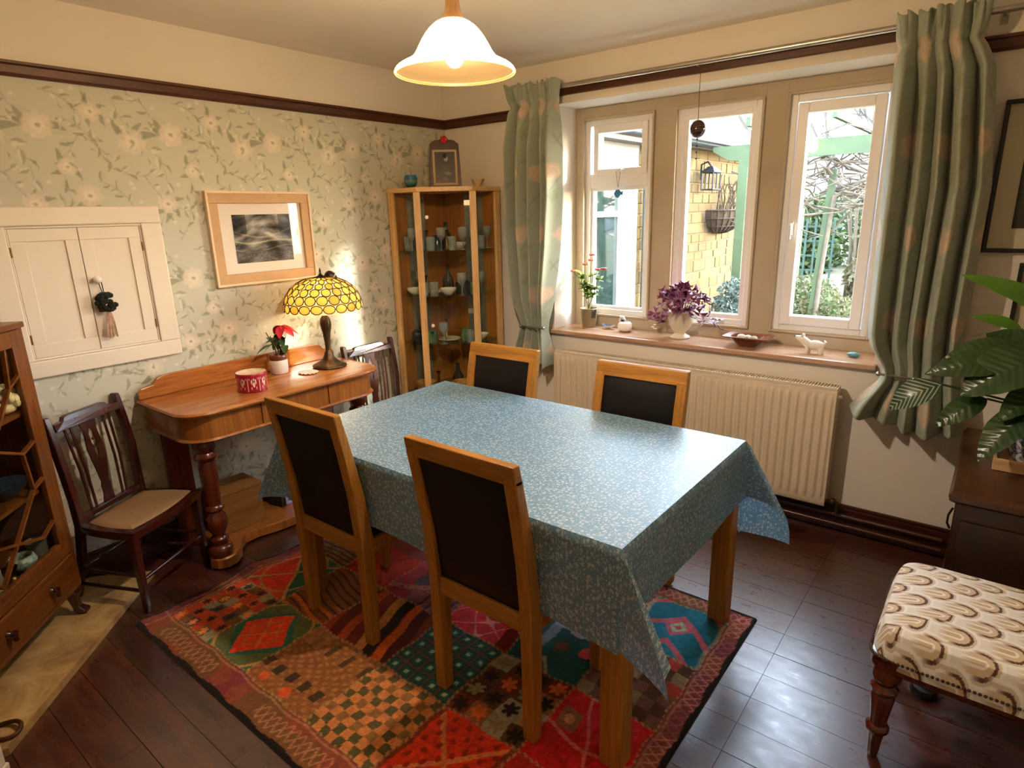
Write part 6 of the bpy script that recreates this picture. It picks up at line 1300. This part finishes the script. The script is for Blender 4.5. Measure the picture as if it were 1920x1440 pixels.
for k in range(95):
    x_ = R_.uniform(.8, 2.9); p_ = [Vector((x_, R_.uniform(4.6, 5.2), R_.uniform(1.5, 2.2)))]
    for j in range(6): p_.append(p_[-1]+Vector((R_.uniform(-.28, .28), R_.uniform(-.12, .12), R_.uniform(-.13, .14))))
    vn.tube(p_, [.013, .012, .011, .010, .009, .008, .006], 5)
vn.tube([(1.42, 4.7, 0), (1.44, 4.72, .9), (1.5, 4.7, 1.7), (1.9, 4.8, 1.95), (2.8, 4.9, 2.0)], [.03, .028, .025, .022, .015], 6)
vn.tube([(1.3, 4.9, 1.75), (1.8, 4.9, 1.88), (2.9, 4.9, 1.84)], .02, 6)
tag(vn.build('climbing_vine', plain('vine_bark', '#d0b89c', .95, var=.25, vscale=20), smooth=60), 'tangled bare climbing vine branches trained over the pergola', 'vine')
# foliage clumps
def foliage(name, label, c, r, n, cols, lf, seed, cat='shrub', shape=None):
    R = np.random.RandomState(seed); d = R.randn(n, 3); d /= np.linalg.norm(d, axis=1)[:, None]; rad = R.rand(n)**.35; q = d*rad[:, None]*np.array(r)
    if shape == 'box': q = (R.rand(n, 3)*2-1)*np.array(r)
    q = q+np.array(c); q[:, 2] = np.maximum(q[:, 2], .02)
    a = R.randn(n, 3); a /= np.linalg.norm(a, axis=1)[:, None]; b = np.cross(a, R.randn(n, 3)); b /= np.linalg.norm(b, axis=1)[:, None]; s = lf*(.6+.8*R.rand(n))[:, None]
    v_ = np.stack([q-a*s, q+b*s*.45, q+a*s, q-b*s*.45], 1).reshape(-1, 3); me = bpy.data.meshes.new(name)
    f = np.arange(4*n).reshape(-1, 4); me.from_pydata(v_.tolist(), [], f.tolist()); 
    for c_ in cols: me.materials.append(c_)
    me.polygons.foreach_set('material_index', R.randint(0, len(cols), n).astype(np.int32)); o = bpy.data.objects.new(name, me); COL.objects.link(o); return tag(o, label, cat)
def lfm(n, c): return translucent(n, c, .3, .6)
G1, G2, G3, G4 = lfm('hedge_green', '#9bbd62'), lfm('hedge_dark', '#6f8f4c'), lfm('grey_green_leaf', '#b4cfbe'), lfm('lime_grass', '#79b52e'); G5, G6 = lfm('straw', '#e0cf9c'), lfm('olive_leaf', '#b9bd70')
foliage('hedge', 'clipped green hedge at the back of the garden', (1.2, 12.6, .9), (4.2, .5, .95), 9000, [G1, G2, G1], .085, 1, 'hedge', 'box')
foliage('grey_shrub', 'silvery green shrub at the foot of the pergola post', (.72, 4.0, .42), (.28, .3, .42), 2600, [G3, G3, lfm('pale_grey_leaf', '#a9c3b4')], .03, 2)
foliage('shrub', 'pale yellow-green shrub below the right window', (1.55, 5.0, .25), (.45, .4, .33), 2600, [G6, G1, G5], .03, 3)
foliage('grass_clump', 'bright lime grass clump close below right window', (1.72, 3.6, .22), (.16, .14, .12), 1500, [G4], .05, 4, 'grass')
foliage('evergreen_shrub', 'dark evergreen shrub on the left of the garden hedge', (-.6, 11.2, .9), (1.0, .6, 1.0), 4500, [G2, G2, G1], .08, 7)
foliage('grass_clump', 'straw coloured dead grasses in front of the hedge', (1.55, 8.2, .45), (.5, .3, .4), 2500, [G5, G5, G6], .09, 8, 'grass')
foliage('shrub', 'low straggling shrub beside the leaning pergola post', (1.15, 5.6, .35), (.4, .4, .4), 2200, [G6, G5, G1], .03, 9)
wl_ = M(); R_ = random.Random(14)
for k in range(44):
    a = R_.uniform(0, 6.28); r_ = R_.uniform(.02, .30); x_, y_ = 1.25+r_*math.cos(a), 8.6+r_*math.sin(a); wl_.tube([(x_, y_, 0.0), (x_+R_.uniform(-.03, .03), y_, .9), (x_+.6*r_*math.cos(a), y_+.3*r_*math.sin(a), 1.95+R_.uniform(-.25, .1))], [.02, .017, .008], 5)
tag(wl_.build('willow_stems', plain('straw_stem', '#cdb492', .9, var=.2, vscale=10), smooth=60), 'tall bundle of pale dry upright stems in the garden', 'plant')
# bird table
bt = thing('bird_table', 'green roofed wooden bird table among the garden shrubs', 'bird table', (1.72, 7.6, .0)); bgm = plain('teal_timber', '#6f9f8c', .7, var=.1)
M().bx(-.03, .03, -.03, .03, 0, 1.05).build('post', bgm, bt); M().bx(-.22, .22, -.16, .16, 1.05, 1.1).build('tray', bgm, bt)
for x_ in (-.17, .17):
    for y_ in (-.12, .12): M().bx(x_-.015, x_+.015, y_-.015, y_+.015, 1.1, 1.36).build('upright', bgm, bt)
M().ring_loft([[(x_, y_, z_) for y_, z_ in ((-.24, 1.33), (0, 1.52), (.24, 1.33), (.24, 1.36), (0, 1.56), (-.24, 1.36))] for x_ in (-.28, .28)]).build('roof', bgm, bt)
tr_ = thing('trellis', 'small teal garden trellis panel beyond the leaning post', 'trellis', (.55, 8.2, .1))
for k in range(5): M().bx(-.3+k*.14, -.27+k*.14, 0, .02, 0, 1.3).build('slat', bgm, tr_)
for k in range(5): M().bx(-.32, .32, .02, .04, .2+k*.24, .23+k*.24).build('slat', bgm, tr_)
lg_ = tag(M().bx(-.5, .5, -.1, .1, 0, .16).build('stone_bench', plain('mossy_stone', '#a8ab94', .9, var=.15), bevel=.01), 'low mossy stone slab at the edge of the garden bed', 'stone'); lg_.location = (2.05, 6.4, .1)
hs = thing('far_house', 'distant house with red brick chimney behind the garden trees', 'house', (2.5, 27, 0)); M().bx(-3, 3, 0, 5, 0, 3.2).build('wall', plain('brick', '#b58a72', .9, var=.1), hs); M().ring_loft([[(x_, y_, z_) for y_, z_ in ((-.3, 3.1), (2.5, 5.0), (5.3, 3.1))] for x_ in (-3.2, 3.2)]).build('roof', plain('slate', '#7d7f8c', .8, var=.1), hs); M().bx(-1.6, -.9, 2.1, 2.8, 4.6, 5.9).build('chimney', plain('red_brick', '#b5735a', .9, var=.1), hs)
